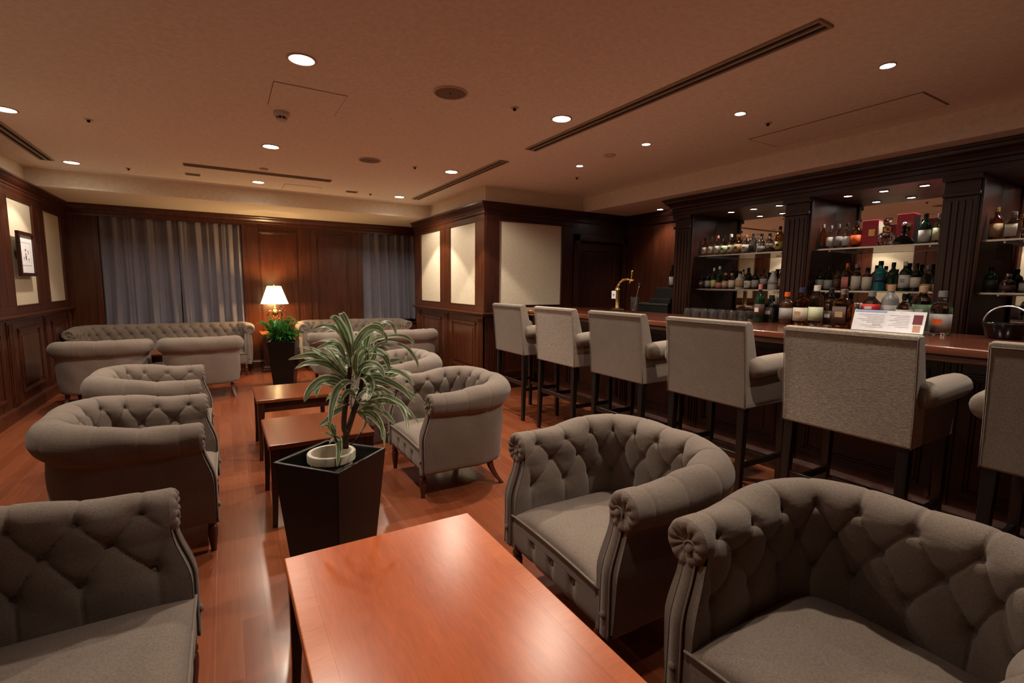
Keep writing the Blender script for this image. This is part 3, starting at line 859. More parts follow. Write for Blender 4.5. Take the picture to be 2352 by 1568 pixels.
def seating(name, label, cat, hw, xf, xb, rc, zc, r, step, dsp, sofa=False, group=None):
    t = thing(name, label, cat, (0,0,0), 0, group)
    d = tub_parts(hw, xf, xb, rc, zc, r, step, dsp, 0)
    sh = d['shell'].build('backrest', M['grey'], t, smooth=True)
    for p, n in d['buttons']: put_button(sh, p-n*.002, n, 1.0)
    for f, pip, bts in d['facing']:
        fo = f.build('arm_facing', M['grey'], t, smooth=True)
        pip.build('piping', M['grey'], fo, smooth=True)
        for p in bts: put_button(fo, p, (1,0,.05), 1.15)
    # seat cushion
    iy = hw-.073
    b = MB()
    nx, ny = 26, (30 if not sofa else 80)
    x0, x1 = xb+.066, xf+.052
    G = np.zeros((nx+1, ny+1, 3))
    for i in range(nx+1):
        for j in range(ny+1):
            u = 2*i/nx-1; v = 2*j/ny-1
            uu = math.copysign(1-(1-abs(u))**1.6, u); vv = math.copysign(1-(1-abs(v))**1.6, v)
            yy = iy*vv
            x = (x0+x1)/2+(x1-x0)/2*uu
            back_in = 0
            if x < xb+rc:                                       # round the back corners
                q = (xb+rc-x)/rc; lim = hw-rc+math.sqrt(max(0, (rc-.07)**2-((xb+rc-x))**2)) if (xb+rc-x) < rc-.07 else hw-rc
                yy = max(-lim, min(lim, yy))
            frn = max(0, u)
            dome = (1-abs(uu)**6)*(1-abs(vv)**5)
            z = .338+.052*dome**.55 + .010*(1-vv*vv)
            G[i,j] = (x, yy, z)
    b.grid(G)
    low = G.copy(); 
    edge = [G[i,0] for i in range(nx+1)]+[G[nx,j] for j in range(1,ny+1)]+[G[i,ny] for i in range(nx-1,-1,-1)]
    vs = [tuple(p) for p in edge]+[(p[0], p[1], .29) for p in edge]; k = len(edge)
    b.add(vs, [(i, k+i, k+i+1, i+1) for i in range(k-1)])
    st = b.build('seat', M['grey'], t, smooth=True)
    pp = MB(); pp.tube([(x1+.004, -iy-.02+(2*iy+.04)*q/20, .336+.010*(1-(q/10-1)**2)) for q in range(21)], .0048, 7)
    pp.build('piping', M['grey'], st, smooth=True)
    # front rail with buttoned pleats
    nb = 3 if not sofa else int(round(2*iy/.17))
    ys = [(-1+2*(q+1)/(nb+1))*iy for q in range(nb)]
    ny2, nz2 = (90 if not sofa else 220), 18
    G = np.zeros((ny2+1, nz2+1, 3))
    for i in range(ny2+1):
        y = -iy-.035+(2*iy+.07)*i/ny2
        for j in range(nz2+1):
            tz = j/nz2; z = .178+(.333-.178)*tz
            bul = .012*(1-(2*tz-1)**4)
            h = 0
            for yb in ys:
                dd = abs(y-yb)
                h -= .010*math.exp(-(dd/.020)**2)*(.55+.45*math.exp(-((z-.262)/.03)**2))
                h -= .012*math.exp(-((y-yb)**2+(z-.262)**2)/.012**2)
            G[i,j] = (x1-.012+bul+h, y, z)
    b = MB(); b.grid(G); 
    b.add([tuple(G[i,0]) for i in range(ny2+1)]+[(xb+.05, float(G[i,0][1]), .178) for i in range(ny2+1)], [(i, ny2+1+i, ny2+2+i, i+1) for i in range(ny2)])
    fr_ = b.build('front_rail', M['grey'], t, smooth=True)
    for yb in ys: put_button(fr_, (x1-.016, yb, .262), (1,0,0), .95)
    b = MB(); b.box(xb+.19, xf+.02, -hw+.03, hw-.03, .184, .21); b.box(xb+.04, xb+.19, -hw+.20, hw-.20, .184, .21); b.build('base_frame', M['matblack'], t)
    # legs
    fy = hw-.066
    spots = [(xf+.03, -fy), (xf+.03, fy)] if not sofa else [(xf+.03, -fy), (xf+.03, 0), (xf+.03, fy)]
    for x, y in spots:
        lg = turned_leg().build('leg', M['legwood'], t, smooth='auto'); lg.location = (x, y, 0)
    for sg in (-1, 1):
        sabre_leg((xb+.13, sg*(hw-.07)), (xb+.045, sg*(hw-.035))).build('leg', M['legwood'], t, bevel=.004)
    if sofa: sabre_leg((xb+.10, 0), (xb+.04, 0)).build('leg', M['legwood'], t, bevel=.004)
    return t

CH = 'grey buttoned tub chairs'
chair = seating('tub_chair', 'big grey buttoned tub chair cut off at the bottom, bar side of the nearest table', 'armchair', .368, .355, -.240, .245, .617, .090, .0058, .156, False, CH)
chair.location = (1.530, .553, 0); chair.rotation_euler = (0,0,PI)
for x, y, rz, lab in ((1.512, 1.524, PI-.025, 'grey buttoned tub chair seen whole, at the far end of the nearest coffee table'),
    (1.455, 3.232, PI, 'grey buttoned tub chair right beside the tall striped plant, standing clear on the floor'),
    (1.432, 4.45, PI, 'grey buttoned tub chair mostly hidden behind the leaves of the striped plant'),
    (-.492, 3.168, 0, 'grey buttoned tub chair showing its dark side, left of the black planter'),
    (-.545, 4.447, 0, 'grey buttoned tub chair just in front of the two chairs that face the long sofa'),
    (-1.205, 6.985, PI/2, 'grey tub chair, plain back to us, before the long sofa, next to the side wall'),
    (-.258, 6.985, PI/2, 'grey tub chair, plain back to us, before the long sofa\'s lamp end'),
    (1.405, 6.97, PI/2, 'grey tub chair, plain back to us, next to the low green plant'),
    (2.335, 6.97, PI/2, 'grey tub chair, plain back to us, before the short sofa, next to the pier')):
    dup(chair, (x, y, 0), rz, lab, CH)
lv_ = seating('love_seat', 'wide grey buttoned seat cut by the picture corner, one tufted inner arm showing', 'sofa', .69, .355, -.24, .245, .617, .090, .0062, .156, True)
lv_.location = (-.541, 1.238, 0)
LIFT = .02
sf = seating('sofa', 'long grey buttoned sofa under the wide curtained window', 'sofa', 1.035, .33, -.215, .22, .672, .088, .0105, .128, True, 'grey buttoned sofas against the window wall')
sf.location = (-.722, 8.625, 0); sf.rotation_euler = (0,0,-PI/2)
sf = seating('sofa', 'short grey buttoned sofa between the lamp table and the pier', 'sofa', .862, .33, -.215, .22, .672, .088, .0105, .128, True, 'grey buttoned sofas against the window wall')
sf.location = (1.930, 8.625, 0); sf.rotation_euler = (0,0,-PI/2)

# ------------------------------------------------------------------ coffee tables
def coffee_table(x0, x1, y0, y1, label, h=.489, top='table', edge='table_edge'):
    t = thing('coffee_table', label, 'coffee table', ((x0+x1)/2, (y0+y1)/2, 0), 0, 'red-brown coffee tables')
    a, c = (x1-x0)/2, (y1-y0)/2
    bw = .062
    b = MB(); b.box(-a, a, -c, c, h-.028, h-.0006); b.build('tabletop', M[edge], t, bevel=.005, seg=3)
    b = MB(); b.box(-a+bw, a-bw, -c+.004, c-.004, h-.0006, h); b.build('veneer_field', M[top], t)
    b = MB()
    for q in (-1, 1): b.box(q*(a-bw)-.0016, q*(a-bw)+.0016, -c+.004, c-.004, h-.0005, h+.0002)
    b.build('inlay_line', M[edge], t)
    b = MB(); ins = .022
    b.box(-a+ins, a-ins, -c+ins, -c+ins+.02, h-.105, h-.028); b.box(-a+ins, a-ins, c-ins-.02, c-ins, h-.105, h-.028)
    b.box(-a+ins, -a+ins+.02, -c+ins+.02, c-ins-.02, h-.105, h-.028); b.box(a-ins-.02, a-ins, -c+ins+.02, c-ins-.02, h-.105, h-.028)
    b.build('apron', M['tableleg'], t, bevel=.003)
    for sx in (-1, 1):
        for sy in (-1, 1):
            b = MB(); ox, oy = sx*(a-.008), sy*(c-.008)
            vs = []; fs = []
            for k, (z, w, o_) in enumerate(((h-.028,.048,0),(h-.11,.048,0),(h-.20,.040,.001),(.10,.029,.000),(0,.027,-.004))):
                for dx, dy in ((0,0),(1,0),(1,1),(0,1)):
                    vs.append((ox-sx*(o_+dx*w), oy-sy*(o_+dy*w), z))
            for i in range(4):
                for k in range(4):
                    q = (i*4+k, i*4+(k+1) % 4, (i+1)*4+(k+1) % 4, (i+1)*4+k); fs.append(q if sx*sy < 0 else q[::-1])
            fs.append((0,1,2,3) if sx*sy > 0 else (3,2,1,0)); fs.append((19,18,17,16) if sx*sy > 0 else (16,17,18,19))
            b.add(vs, fs); b.build('leg', M['tableleg'], t, bevel=.003)
    return t
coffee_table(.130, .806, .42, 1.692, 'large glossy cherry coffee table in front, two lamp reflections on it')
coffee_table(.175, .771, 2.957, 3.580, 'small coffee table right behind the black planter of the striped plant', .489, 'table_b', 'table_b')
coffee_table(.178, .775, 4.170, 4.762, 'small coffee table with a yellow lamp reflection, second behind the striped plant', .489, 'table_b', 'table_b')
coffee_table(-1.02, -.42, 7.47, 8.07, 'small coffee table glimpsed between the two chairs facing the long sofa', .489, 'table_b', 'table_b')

# ------------------------------------------------------------------ bar stools
def stool(label):
    t = thing('bar_stool', label, 'bar stool', (0,0,0), 0, 'beige velvet bar stools')
    m_ = M['velvet']
    # back: slab leaning back, thin at the top, thick at arm height (side outline swept across)
    side = [(0,.685),(-.005,.80),(-.018,.95),(-.034,1.10),(-.046,1.185),(-.044,1.20),(-.036,1.208),(.004,1.206),(.016,1.20),(.024,1.185),(.045,1.12),(.072,1.03),(.094,.95),(.105,.88),(.11,.80),(.11,.685)]
    b = MB(); k = len(side)
    ys = [-.295,.295]
    vs = []; 
    for q, y in enumerate(ys):
        for (x, z) in side:
            vs.append((x, y, z))
    fs = []
    for q in range(len(ys)-1):
        for i in range(k): fs.append((q*k+i, (q+1)*k+i, (q+1)*k+(i+1) % k, q*k+(i+1) % k))
    fs.append(tuple(range(k))); fs.append(tuple(reversed(range((len(ys)-1)*k, len(ys)*k))))
    b.add(vs, fs); bk = b.build('backrest', m_, t, bevel=.019, seg=4)
    for sg in (-1, 1):
        pts = [(x-.002, sg*.2935, z) for x, z in side[:6]]
        p = MB(); p.tube(pts, .0026, 6); p.build('piping', m_, bk, smooth=True)
    p = MB(); p.tube([(-.047, y, 1.183) for y in np.linspace(-.29,.29,9)], .0022, 6); p.build('piping', m_, bk, smooth=True)
    # seat box and cushion
    b = MB(); b.box(.095, .50, -.286, .286, .688, .775); b.build('seat_frame', m_, t, bevel=.010, seg=2)
    nx, ny = 18, 18; G = np.zeros((nx+1, ny+1, 3))
    for i in range(nx+1):
        for j in range(ny+1):
            u, v = 2*i/nx-1, 2*j/ny-1
            uu = math.copysign(1-(1-abs(u))**1.7, u); vv = math.copysign(1-(1-abs(v))**1.7, v)
            G[i,j] = (.30+.225*uu, .228*vv, .77+.075*((1-abs(uu)**5)*(1-abs(vv)**5))**.45)
    b = MB(); b.grid(G); b.build('seat', m_, t, smooth=True)
    # arms: panel below, roll above that overhangs outwards
    for sg in (-1, 1):
        b = MB(); y0, y1 = sorted((sg*.232, sg*.292)); b.box(.10, .462, y0, y1, .686, .95); arm = b.build('arm', m_, t, bevel=.010, seg=2)
        pts = []; rad = []
        for q, rr in ((.010,.020),(.014,.040),(.024,.053),(.045,.060),(.10,.062),(.2,.063),(.33,.062),(.41,.060),(.445,.054),(.462,.042),(.468,.028)):
            pts.append((q, sg*.300, .930+.016*math.sin((q-.01)*4))); rad.append(rr)
        b = MB(); b.tube(pts, rad, 18); b.build('arm_roll', m_, arm, smooth=True)
    # legs and stretchers
    for x in (.03, .44):
        for sg in (-1, 1):
            w0, w1 = .024, .016; fx = x+(-.012 if x < .2 else .012); fy = sg*.268
            b = MB(); b.hexa([(fx-w1, fy-w1, 0),(fx+w1, fy-w1, 0),(fx+w1, fy+w1, 0),(fx-w1, fy+w1, 0)], [(x-w0, sg*.262-w0, .69),(x+w0, sg*.262-w0, .69),(x+w0, sg*.262+w0, .69),(x-w0, sg*.262+w0, .69)])
            b.build('leg', M['blackwood'], t, bevel=.003)
    for x, z in ((.026,.385),(.447,.27)):
        b = MB(); b.box(x-.011, x+.011, -.25, .25, z-.02, z+.02); s_ = b.build('stretcher', M['blackwood'], t, bevel=.003)
        if x > .2:
            p = MB(); p.box(x-.014, x+.013, -.22, .22, z+.019, z+.022); p.build('foot_plate', M['steel'], s_)
    for sg in (-1, 1):
        b = MB(); b.box(.045, .43, sg*.265-.010, sg*.265+.010, .31, .345); b.build('stretcher', M['blackwood'], t, bevel=.003)
    return t
SX = 2.622
st0 = stool('beige velvet bar stool at the picture edge, part of its back and one arm showing')
st0.location = (SX, .375, 0)
SL = ((1.19, 'nearest whole beige bar stool, lamplit velvet back, in front of the white menu stand', 1), (2.00, 'beige velvet bar stool with its back in front of the upturned glasses', 0),
      (2.82, 'beige velvet bar stool with its back below the mixing glass and beer tap', 0), (3.635, 'pale shiny lamplit velvet bar stool, second from the pier', 1), (4.455, 'smallest-looking beige velvet bar stool, the one next to the pier', 0))
for y, lab, cr in SL:
    o = dup(st0, (SX if y < 4 else SX-.01, y, 0), 0, lab, 'beige velvet bar stools')
    if cr:  # backs nearest the downlights get the lamp-brightened velvet colour
        for c_ in o.children:
            if c_.name.startswith(('backrest',)):
                c_.data = c_.data.copy(); c_.data.materials[0] = M['lamplit']
# ------------------------------------------------------------------ bar counter
CT = 1.12
t = thing('bar_counter', 'long dark mahogany bar counter with panelled front behind the stools', 'bar counter', (0,0,0))
Y0, Y1 = -1.6, 5.40
b = MB(); b.box(3.125, 4.15, Y0, Y1, CT-.045, CT)
b.build('counter_top', M['bartop'], t, bevel=.010, seg=3)
b = MB(); b.box(3.165, 4.12, Y0+.02, Y1-.02, CT-.085, CT-.045); b.build('edge_moulding', M['bartop'], t, bevel=.012, seg=3)
WC = WALL((3.66,0,0), (0,1,0), (-1,0,0))
b = MB(); WC.box(b, Y0+.03, Y1-.03, -.06, 0, 0, CT-.085)
k = 0
y = Y0+.1
while y < Y1-.4:
    frame_mould(WC, b, y, y+.72, .20, .93, 0, .05, .018); WC.box(b, y+.12, y+.60, 0, .008, .30, .83)
    flutes(WC, b, y+.755, y+.865, .12, CT-.09, 0, 3, .02)
    y += .90
b.box(3.60, 4.10, Y1-.06, Y1-.03, 0, CT-.085)
b.build('front_panel', M['darkwood'], t, bevel=.003, seg=1)
b = MB(); WC.strip(b, BASE_P, Y0+.03, Y1-.03); b.build('plinth', M['darkwood'], t)
b = MB(); b.box(3.72, 4.10, Y0+.03, Y1-.08, .55, .58); b.build('under_shelf', M['darkwood'], t)

# ------------------------------------------------------------------ back bar with mirrors
PX = 4.78; MX = 5.255; BZ = 2.255
bb = thing('back_bar_cabinet', 'tall mahogany back bar with fluted pillars, mirrors and a deep cornice', 'cabinet', (0,0,0))
YE = 4.20
b = MB(); b.box(PX-.03, 5.36, -1.6, YE, 0, .93); 
b.build('base_cabinet', M['darkwood'], bb, bevel=.004)
b = MB(); b.box(PX-.06, 5.36, -1.6, YE+.01, .93, .97); b.build('back_counter', M['bartop'], bb, bevel=.006)
WV = WALL((PX,0,0), (0,1,0), (-1,0,0))
PIL = [(3.955,4.175),(2.60,2.825),(1.395,1.595),(-.05,.16),(-1.55,-1.35)]
for a, c in PIL:
    b = MB(); b.box(PX, MX+.02, a, c, .97, BZ)
    flutes(WV, b, a+.01, c-.01, 1.02, 2.10, 0, 4, .022)
    WV.box(b, a-.012, c+.012, 0, .036, .97, 1.03); WV.box(b, a-.010, c+.010, 0, .030, 2.10, 2.13); WV.box(b, a-.016, c+.016, 0, .040, 2.215, BZ)
    b.box(PX+.015, PX+.05, a-.018, a, .97, BZ); b.box(PX+.015, PX+.05, c, c+.018, .97, BZ)
    b.build('pillar', M['darkwood'], bb, bevel=.004)
b = MB(); b.box(MX+.02, 5.36, -1.6, YE-.01, .97, BZ); b.build('back_panel', M['darkwood'], bb)
ENT = [(0,BZ),(.012,BZ),(.012,2.30),(.020,2.305),(.020,2.335),(.034,2.345),(.040,2.36),(.062,2.385),(.086,2.405),(.096,2.425),(.108,2.43),(.112,2.449),(0,2.449)]
b = MB(); WV.strip(b, ENT, -1.6, YE, 0, 1)
WE = WALL((PX,YE,0), (1,0,0), (0,1,0)); WE.strip(b, ENT, 0, .58, 1, 0)
b.box(PX, 5.36, -1.6, YE, 2.30, 2.449)
b.build('cornice', M['darkwood'], bb)
for i in range(4):
    a, c = PIL[i+1][1], PIL[i][0]
    b = MB(); b.box(PX, MX, a, c, BZ, BZ+.03); b.build('bay_ceiling', M['panel'], bb)
    b = MB(); b.box(MX, MX+.006, a, c, .97, BZ); b.build('mirror', M['mirror'], bb)
    if i < 3:
        for z in (1.378, 1.766):
            b = MB(); b.box(4.885, MX-.004, a+.004, c-.004, z, z+.010); s_ = b.build('glass_shelf', M['shelfglass'], bb)
            b = MB(); b.box(4.879, 4.885, a+.004, c-.004, z-.002, z+.012); b.build('shelf_edge', M['chrome'], s_)
            for yy in (a+.12, c-.12):
                b = MB(); b.box(4.95, 5.25, yy-.006, yy+.006, z-.014, z); b.build('bracket', M['chrome'], s_)
BAY = ('far bay', 'middle bay', 'near bay')
BL = {0: (3.576,3.303,3.021), 1: (2.376,2.093,1.805), 2: (1.15,.85,.5)}
for i in range(3):
    for j, y in enumerate(BL[i]):
        which = ('at its far end', 'in its centre', 'at its near end')[j]
        downlight(4.985, y, 'small round lamp in the ceiling of the back bar\'s %s, %s' % (BAY[i], which), z=BZ, r=.034, group='back bar bay lamps', main=5.5, wide=2.2, disc='barlamp', col=(1,.88,.72), ang=110, ringmat='panel')

# ------------------------------------------------------------------ bottles
ORD = 'first second third fourth fifth sixth seventh eighth ninth tenth eleventh twelfth thirteenth'.split()
def bottle(loc, r, h, shape, glass_, lab, cap, label, group, lz=(.12,.50), lab2=None, capw=1.0, rz=0, neck=None):
    t = thing('bottle', label, 'bottle', loc, rz, group)
    n = 20; sq = None
    if shape == 'wine': pr = [(.86,0),(1,.012),(1,.56),(.96,.62),(.74,.70),(.44,.76),(.36,.80),(.34,.985),(.36,.99)]; nk = .34
    elif shape == 'whisky': pr = [(.88,0),(1,.012),(1,.58),(.97,.63),(.80,.70),(.50,.745),(.40,.78),(.36,.90),(.36,.985)]; nk = .36
    elif shape == 'square': pr = [(.95,0),(1,.01),(1,.62),(.92,.68),(.60,.735),(.38,.77),(.34,.985)]; nk = .36; sq = 6
    elif shape == 'squat': pr = [(.9,0),(1,.015),(1,.50),(.96,.55),(.70,.63),(.45,.68),(.40,.72),(.38,.985)]; nk = .40
    elif shape == 'round': pr = [(.55,0),(.66,.01),(.95,.15),(1,.28),(.95,.42),(.70,.56),(.40,.64),(.32,.70),(.30,.985)]; nk = .32
    elif shape == 'flask': pr = [(.95,0),(1,.015),(1,.34),(.9,.48),(.62,.72),(.42,.86),(.40,.985)]; nk = .42
    elif shape == 'tall': pr = [(.9,0),(1,.01),(1,.66),(.9,.72),(.55,.79),(.40,.83),(.38,.985)]; nk = .40
    b = MB(); b.lathe([(r*a, h*z) for a, z in pr], n=n, sq=sq)
    g = b.build('glass_body', M[glass_], t, smooth='auto')
    if lab:
        z0, z1 = lz
        zz = np.linspace(z0, z1, 3)
        b = MB(); nn = 20; k = 1.012
        vs = []; fs = []
        span = PI*.62
        for q in zz:
            for i in range(nn+1):
                a = PI-span+2*span*i/nn if sq is None else 0
                if sq is None: vs.append((r*k*math.cos(a), r*k*math.sin(a), h*q))
                else: vs.append((-r*1.015*.985, r*.80*(2*i/nn-1), h*q))
        for q in range(2):
            for i in range(nn): fs.append((q*(nn+1)+i, q*(nn+1)+i+1, (q+1)*(nn+1)+i+1, (q+1)*(nn+1)+i))
        b.add(vs, fs); lo = b.build('label', M[lab], t, smooth=True)
        so = lo.modifiers.new('paper', 'SOLIDIFY'); so.thickness = .0006
        # printed mark on the label
        if lab2:
            b = MB(); zc_ = h*(z0+(z1-z0)*.55); zh = h*(z1-z0)*.16
            vs = []; fs = []
            for q in (-1, 1):
                for i in range(9):
                    a = PI-.45+.9*i/8
                    vs.append((r*1.022*math.cos(a), r*1.022*math.sin(a), zc_+q*zh) if sq is None else (-r*1.012, r*.45*(2*i/8-1), zc_+q*zh))
            fs = [(i, i+1, 10+i, 9+i) for i in range(8)]
            b.add(vs, fs); b.build('label_mark', M[lab2], lo)
    if cap:
        cw = r*nk*1.16*capw
        c0 = .86 if not neck else neck
        b = MB(); b.lathe([(cw,h*c0),(cw*1.02,h*(c0+.01)),(cw,h*.995),(cw*.85,h*1.0)], n=16); b.build('cap', M[cap], t, smooth='auto')
    return t

# on the counter: (px, base py, depth row x, r, h, shape, glass, label, cap, text)
CB = [(1741.5,3.86,.040,.315,'wine','g_dgreen','l_brown','l_pink','green-black bottle with a pink foil neck',(.14,.48),'l_white'),
 (1769.1,3.95,.050,.227,'square','g_dark','l_black','matblack','short square black bottle with a dark label',(.14,.55),'l_grey'),
 (1804.2,3.93,.052,.253,'whisky','g_brown','l_grey','l_orange','dark bottle with an orange cap and grey label',(.14,.50),None),
 (1837.1,3.95,.054,.291,'whisky','g_amber','l_cream','l_navy','whisky bottle with a navy cap and big cream label',(.10,.46),'l_tan'),
 (1871.1,3.97,.050,.310,'tall','g_clear','l_pgreen','l_cream','clear bottle with a pale green label and cream cap',(.12,.46),None),
 (1904.1,4.06,.046,.290,'whisky','g_clear','l_brown','matblack','brown-labelled clear bottle with a black cap',(.10,.40),'l_white'),
 (1933.8,3.93,.058,.284,'square','g_amber','l_brown','chrome','wide square amber bottle with a silver top',(.10,.55),'l_tan'),
 (1965.7,4.06,.028,.180,'tall','g_dark','l_black','chrome','tiny dark bottle just before the menu stand',(.2,.5),None),
 (1997.6,4.02,.052,.272,'tall','g_clear','l_red','g_frost','clear bottle with a bright red label',(.44,.66),'l_white'),
 (2040,4.08,.050,.315,'tall','g_frost','l_grey','l_tan','grey frosted bottle with a cork stopper',(.20,.55),None),
 (2074.1,3.96,.046,.258,'whisky','g_clear','l_cream','g_dark','clear bottle with a cream label behind the menu stand\'s middle',(.2,.58),None),
 (2113.5,4.06,.052,.310,'tall','g_pale','l_green','l_tan','greenish bottle with a green label and copper-tan cap',(.25,.60),'l_white'),
 (2159.2,3.93,.056,.279,'whisky','g_clear','l_grey','g_frost','grey clear bottle with an orange square on its label',(.08,.48),'l_orange')]
for px, X, r, h, sh, g, la, cp, txt, lz, l2 in CB:
    P = atx(px, 740, X)
    bottle((X, float(P[1]), CT), r, h, sh, g, la, cp, txt+' on the bar counter', 'bottles on the bar counter', lz, l2)
def row(bay, which, z, X, L):
    n = len(L)
    for i, (y, r, h, sh, g, la, cp, txt, lz, l2) in enumerate(L):
        bottle((X+(.0 if sh != 'square' else .0), y, z), r, h, sh, g, la, cp, '%s, %s on the %s\'s %s shelf' % (txt, ORD[i], BAY[bay], which), 'bottles on the back bar\'s glass shelves', lz, l2)
ZU, ZL = 1.778, 1.390
row(0, 'upper', ZU, 4.975, [
 (3.892,.036,.216,'squat','g_amber','l_cream','g_dark','tawny squat bottle',(.1,.46),'l_tan'), (3.806,.036,.221,'squat','g_clear','l_cream','g_brown','squat clear bottle with cream label',(.1,.47),'l_tan'),
 (3.722,.036,.226,'squat','g_clear','l_cream','l_pink','cream-labelled bottle with a pinkish cap',(.1,.47),'l_grey'), (3.636,.037,.219,'squat','g_pale','l_pgreen','g_dgreen','green-tinted bottle with green cap',(.1,.47),'l_green'),
 (3.548,.036,.227,'squat','g_pale','l_cream','l_white','pale green bottle with white cap',(.1,.47),'l_green'), (3.460,.039,.219,'squat','g_amber','l_tan','l_gold','amber bottle with gold cap',(.1,.5),'l_brown'),
 (3.366,.039,.205,'squat','g_clear','l_cream','l_pink','clear bottle with cream label and rosy cap',(.1,.48),'l_tan'), (3.276,.036,.212,'square','g_clear','l_black','l_navy','clear square bottle with black label',(.1,.5),'l_tan'),
 (3.182,.036,.205,'squat','g_clear','l_grey','matblack','clear bottle with grey label and black cap',(.08,.34),None), (3.091,.035,.20,'squat','g_clear','l_brown','matblack','clear bottle with brown label and black cap',(.1,.46),'l_tan'),
 (2.985,.040,.262,'whisky','g_amber','l_yellow','matblack','tall amber bottle with black cap',(.1,.4),'l_black')])
row(0, 'lower', ZL, 4.975, [
 (3.905,.036,.221,'wine','g_dark','l_brown','g_dark','black bottle with faded label',(.12,.42),'l_tan'), (3.820,.036,.226,'wine','g_dark','l_grey','g_dark','dark bottle with beige label',(.12,.42),None),
 (3.745,.030,.244,'wine','g_pale','l_yellow','l_white','slim clear bottle with yellow label',(.1,.42),None), (3.670,.037,.261,'wine','g_dgreen','l_pink','l_white','dark green bottle with pink label and white neck',(.06,.28),None),
 (3.588,.036,.183,'squat','g_amber','l_tan','l_tan','stubby tan-labelled bottle',(.1,.5),'l_cream'), (3.507,.035,.180,'squat','g_brown','l_cream','l_tan','stubby brown bottle with cream label',(.1,.55),None),
 (3.410,.044,.20,'squat','stone','l_tan','matblack','wide tan stoneware bottle with black cap',(.1,.5),None), (3.310,.037,.232,'wine','g_dark','l_cream','g_dark','black bottle with arched cream label',(.06,.40),'l_grey'),
 (3.222,.036,.218,'wine','g_dark','l_grey','g_dark','black bottle with arched grey label',(.1,.46),None), (3.128,.036,.21,'whisky','g_brown','l_grey','g_dark','brown bottle with wide grey label',(.25,.55),None),
 (3.023,.050,.196,'flask','stone','l_grey',None,'pale conical stoneware flask',(.3,.45),None), (2.937,.025,.25,'wine','g_amber','l_tan','l_tan','slim amber bottle by the pillar',(.15,.45),None)])
row(1, 'upper', ZU, 4.975, [
 (2.560,.031,.239,'wine','g_amber','l_brown','g_frost','slim brown-filled bottle at the pillar',(.05,.25),None), (2.492,.034,.22,'whisky','g_clear','l_white','g_frost','clear bottle with white label',(.12,.5),None),
 (2.424,.033,.226,'whisky','g_clear','l_grey','g_frost','wide clear bottle with pale label',(.1,.5),None), (2.350,.036,.225,'whisky','g_clear','l_white','matblack','clear bottle with black cap',(.1,.48),None)])
bottle((4.975, 2.270, ZU), .041, .235, 'whisky', 'g_amber', 'l_orange', 'matblack', 'amber-red bottle touching the first red gift box on the upper shelf', 'bottles on the back bar\'s glass shelves', (.12,.48), None)
bottle((4.975, 1.768, ZU), .041, .245, 'wine', 'g_dgreen', 'l_white', 'g_dgreen', 'tall green bottle with white label beside the second red gift box', 'bottles on the back bar\'s glass shelves', (.06,.46), None)
bottle((4.975, 1.675, ZU), .040, .235, 'whisky', 'g_pale', 'l_pgreen', 'g_frost', 'pale greenish bottle last on the upper shelf, against the pillar', 'bottles on the back bar\'s glass shelves', (.1,.52), None)
row(1, 'lower', ZL, 4.975, [
 (2.556,.036,.204,'whisky','g_dark','l_grey','g_dark','dark bottle with grey label',(.1,.5),None), (2.478,.036,.234,'wine','g_green','l_grey','g_dgreen','bright green bottle with grey label',(.06,.42),None),
 (2.402,.031,.213,'whisky','g_brown','l_brown','g_dark','dark brown bottle',(.1,.5),None), (2.320,.036,.25,'square','g_amber','l_pink','l_orange','reddish square bottle with orange cap',(.1,.5),'l_brown'),
 (2.242,.038,.24,'whisky','g_clear','l_cream','g_frost','clear bottle with broad cream label',(.06,.55),None), (2.152,.039,.207,'whisky','g_clear','l_cream','g_dark','shorter clear bottle with cream label',(.06,.6),None),
 (2.055,.046,.262,'whisky','g_teal','l_navy','g_dark','teal bottle',(.3,.45),None), (1.960,.040,.247,'wine','g_dgreen','l_pink','g_dgreen','green-black bottle with pink label',(.05,.25),None),
 (1.875,.039,.25,'wine','g_dgreen','l_white','l_pgreen','green bottle with arched white label and pale cap',(.12,.55),'l_grey'), (1.795,.036,.235,'whisky','g_dark','l_cream','g_dark','dark bottle with square cream label',(.14,.5),None),
 (1.718,.037,.212,'whisky','g_pale','l_tan','g_frost','greenish clear bottle',(.05,.3),None), (1.645,.033,.205,'whisky','g_clear','l_tan','l_tan','clear bottle against the pillar',(.05,.3),None)])
row(2, 'upper', ZU-.001, 4.965, [
 (1.338,.038,.24,'whisky','g_amber','l_tan','l_gold','amber bottle with gold neck',(.1,.5),None), (1.245,.042,.197,'square','g_clear','l_cream','g_frost','square clear bottle with gold emblem',(.1,.55),'l_gold'),
 (1.145,.050,.19,'round','g_clear','l_brown','g_frost','round clear bottle with dark ring emblem',(.2,.38),'l_tan'), (1.055,.040,.25,'whisky','g_amber','l_gold','l_gold','tall amber bottle with gold label',(.1,.5),None)])
row(2, 'lower', ZL, 4.965, [
 (1.330,.038,.19,'whisky','g_dgreen','l_black','g_dark','dark green bottle in shade',(.1,.5),None), (1.235,.044,.138,'squat','g_clear','l_brown','chrome','low clear jar-like bottle in shade',(.1,.4),None), (1.13,.044,.14,'squat','g_brown','l_grey','chrome','low brown bottle in shade',(.1,.5),None)])

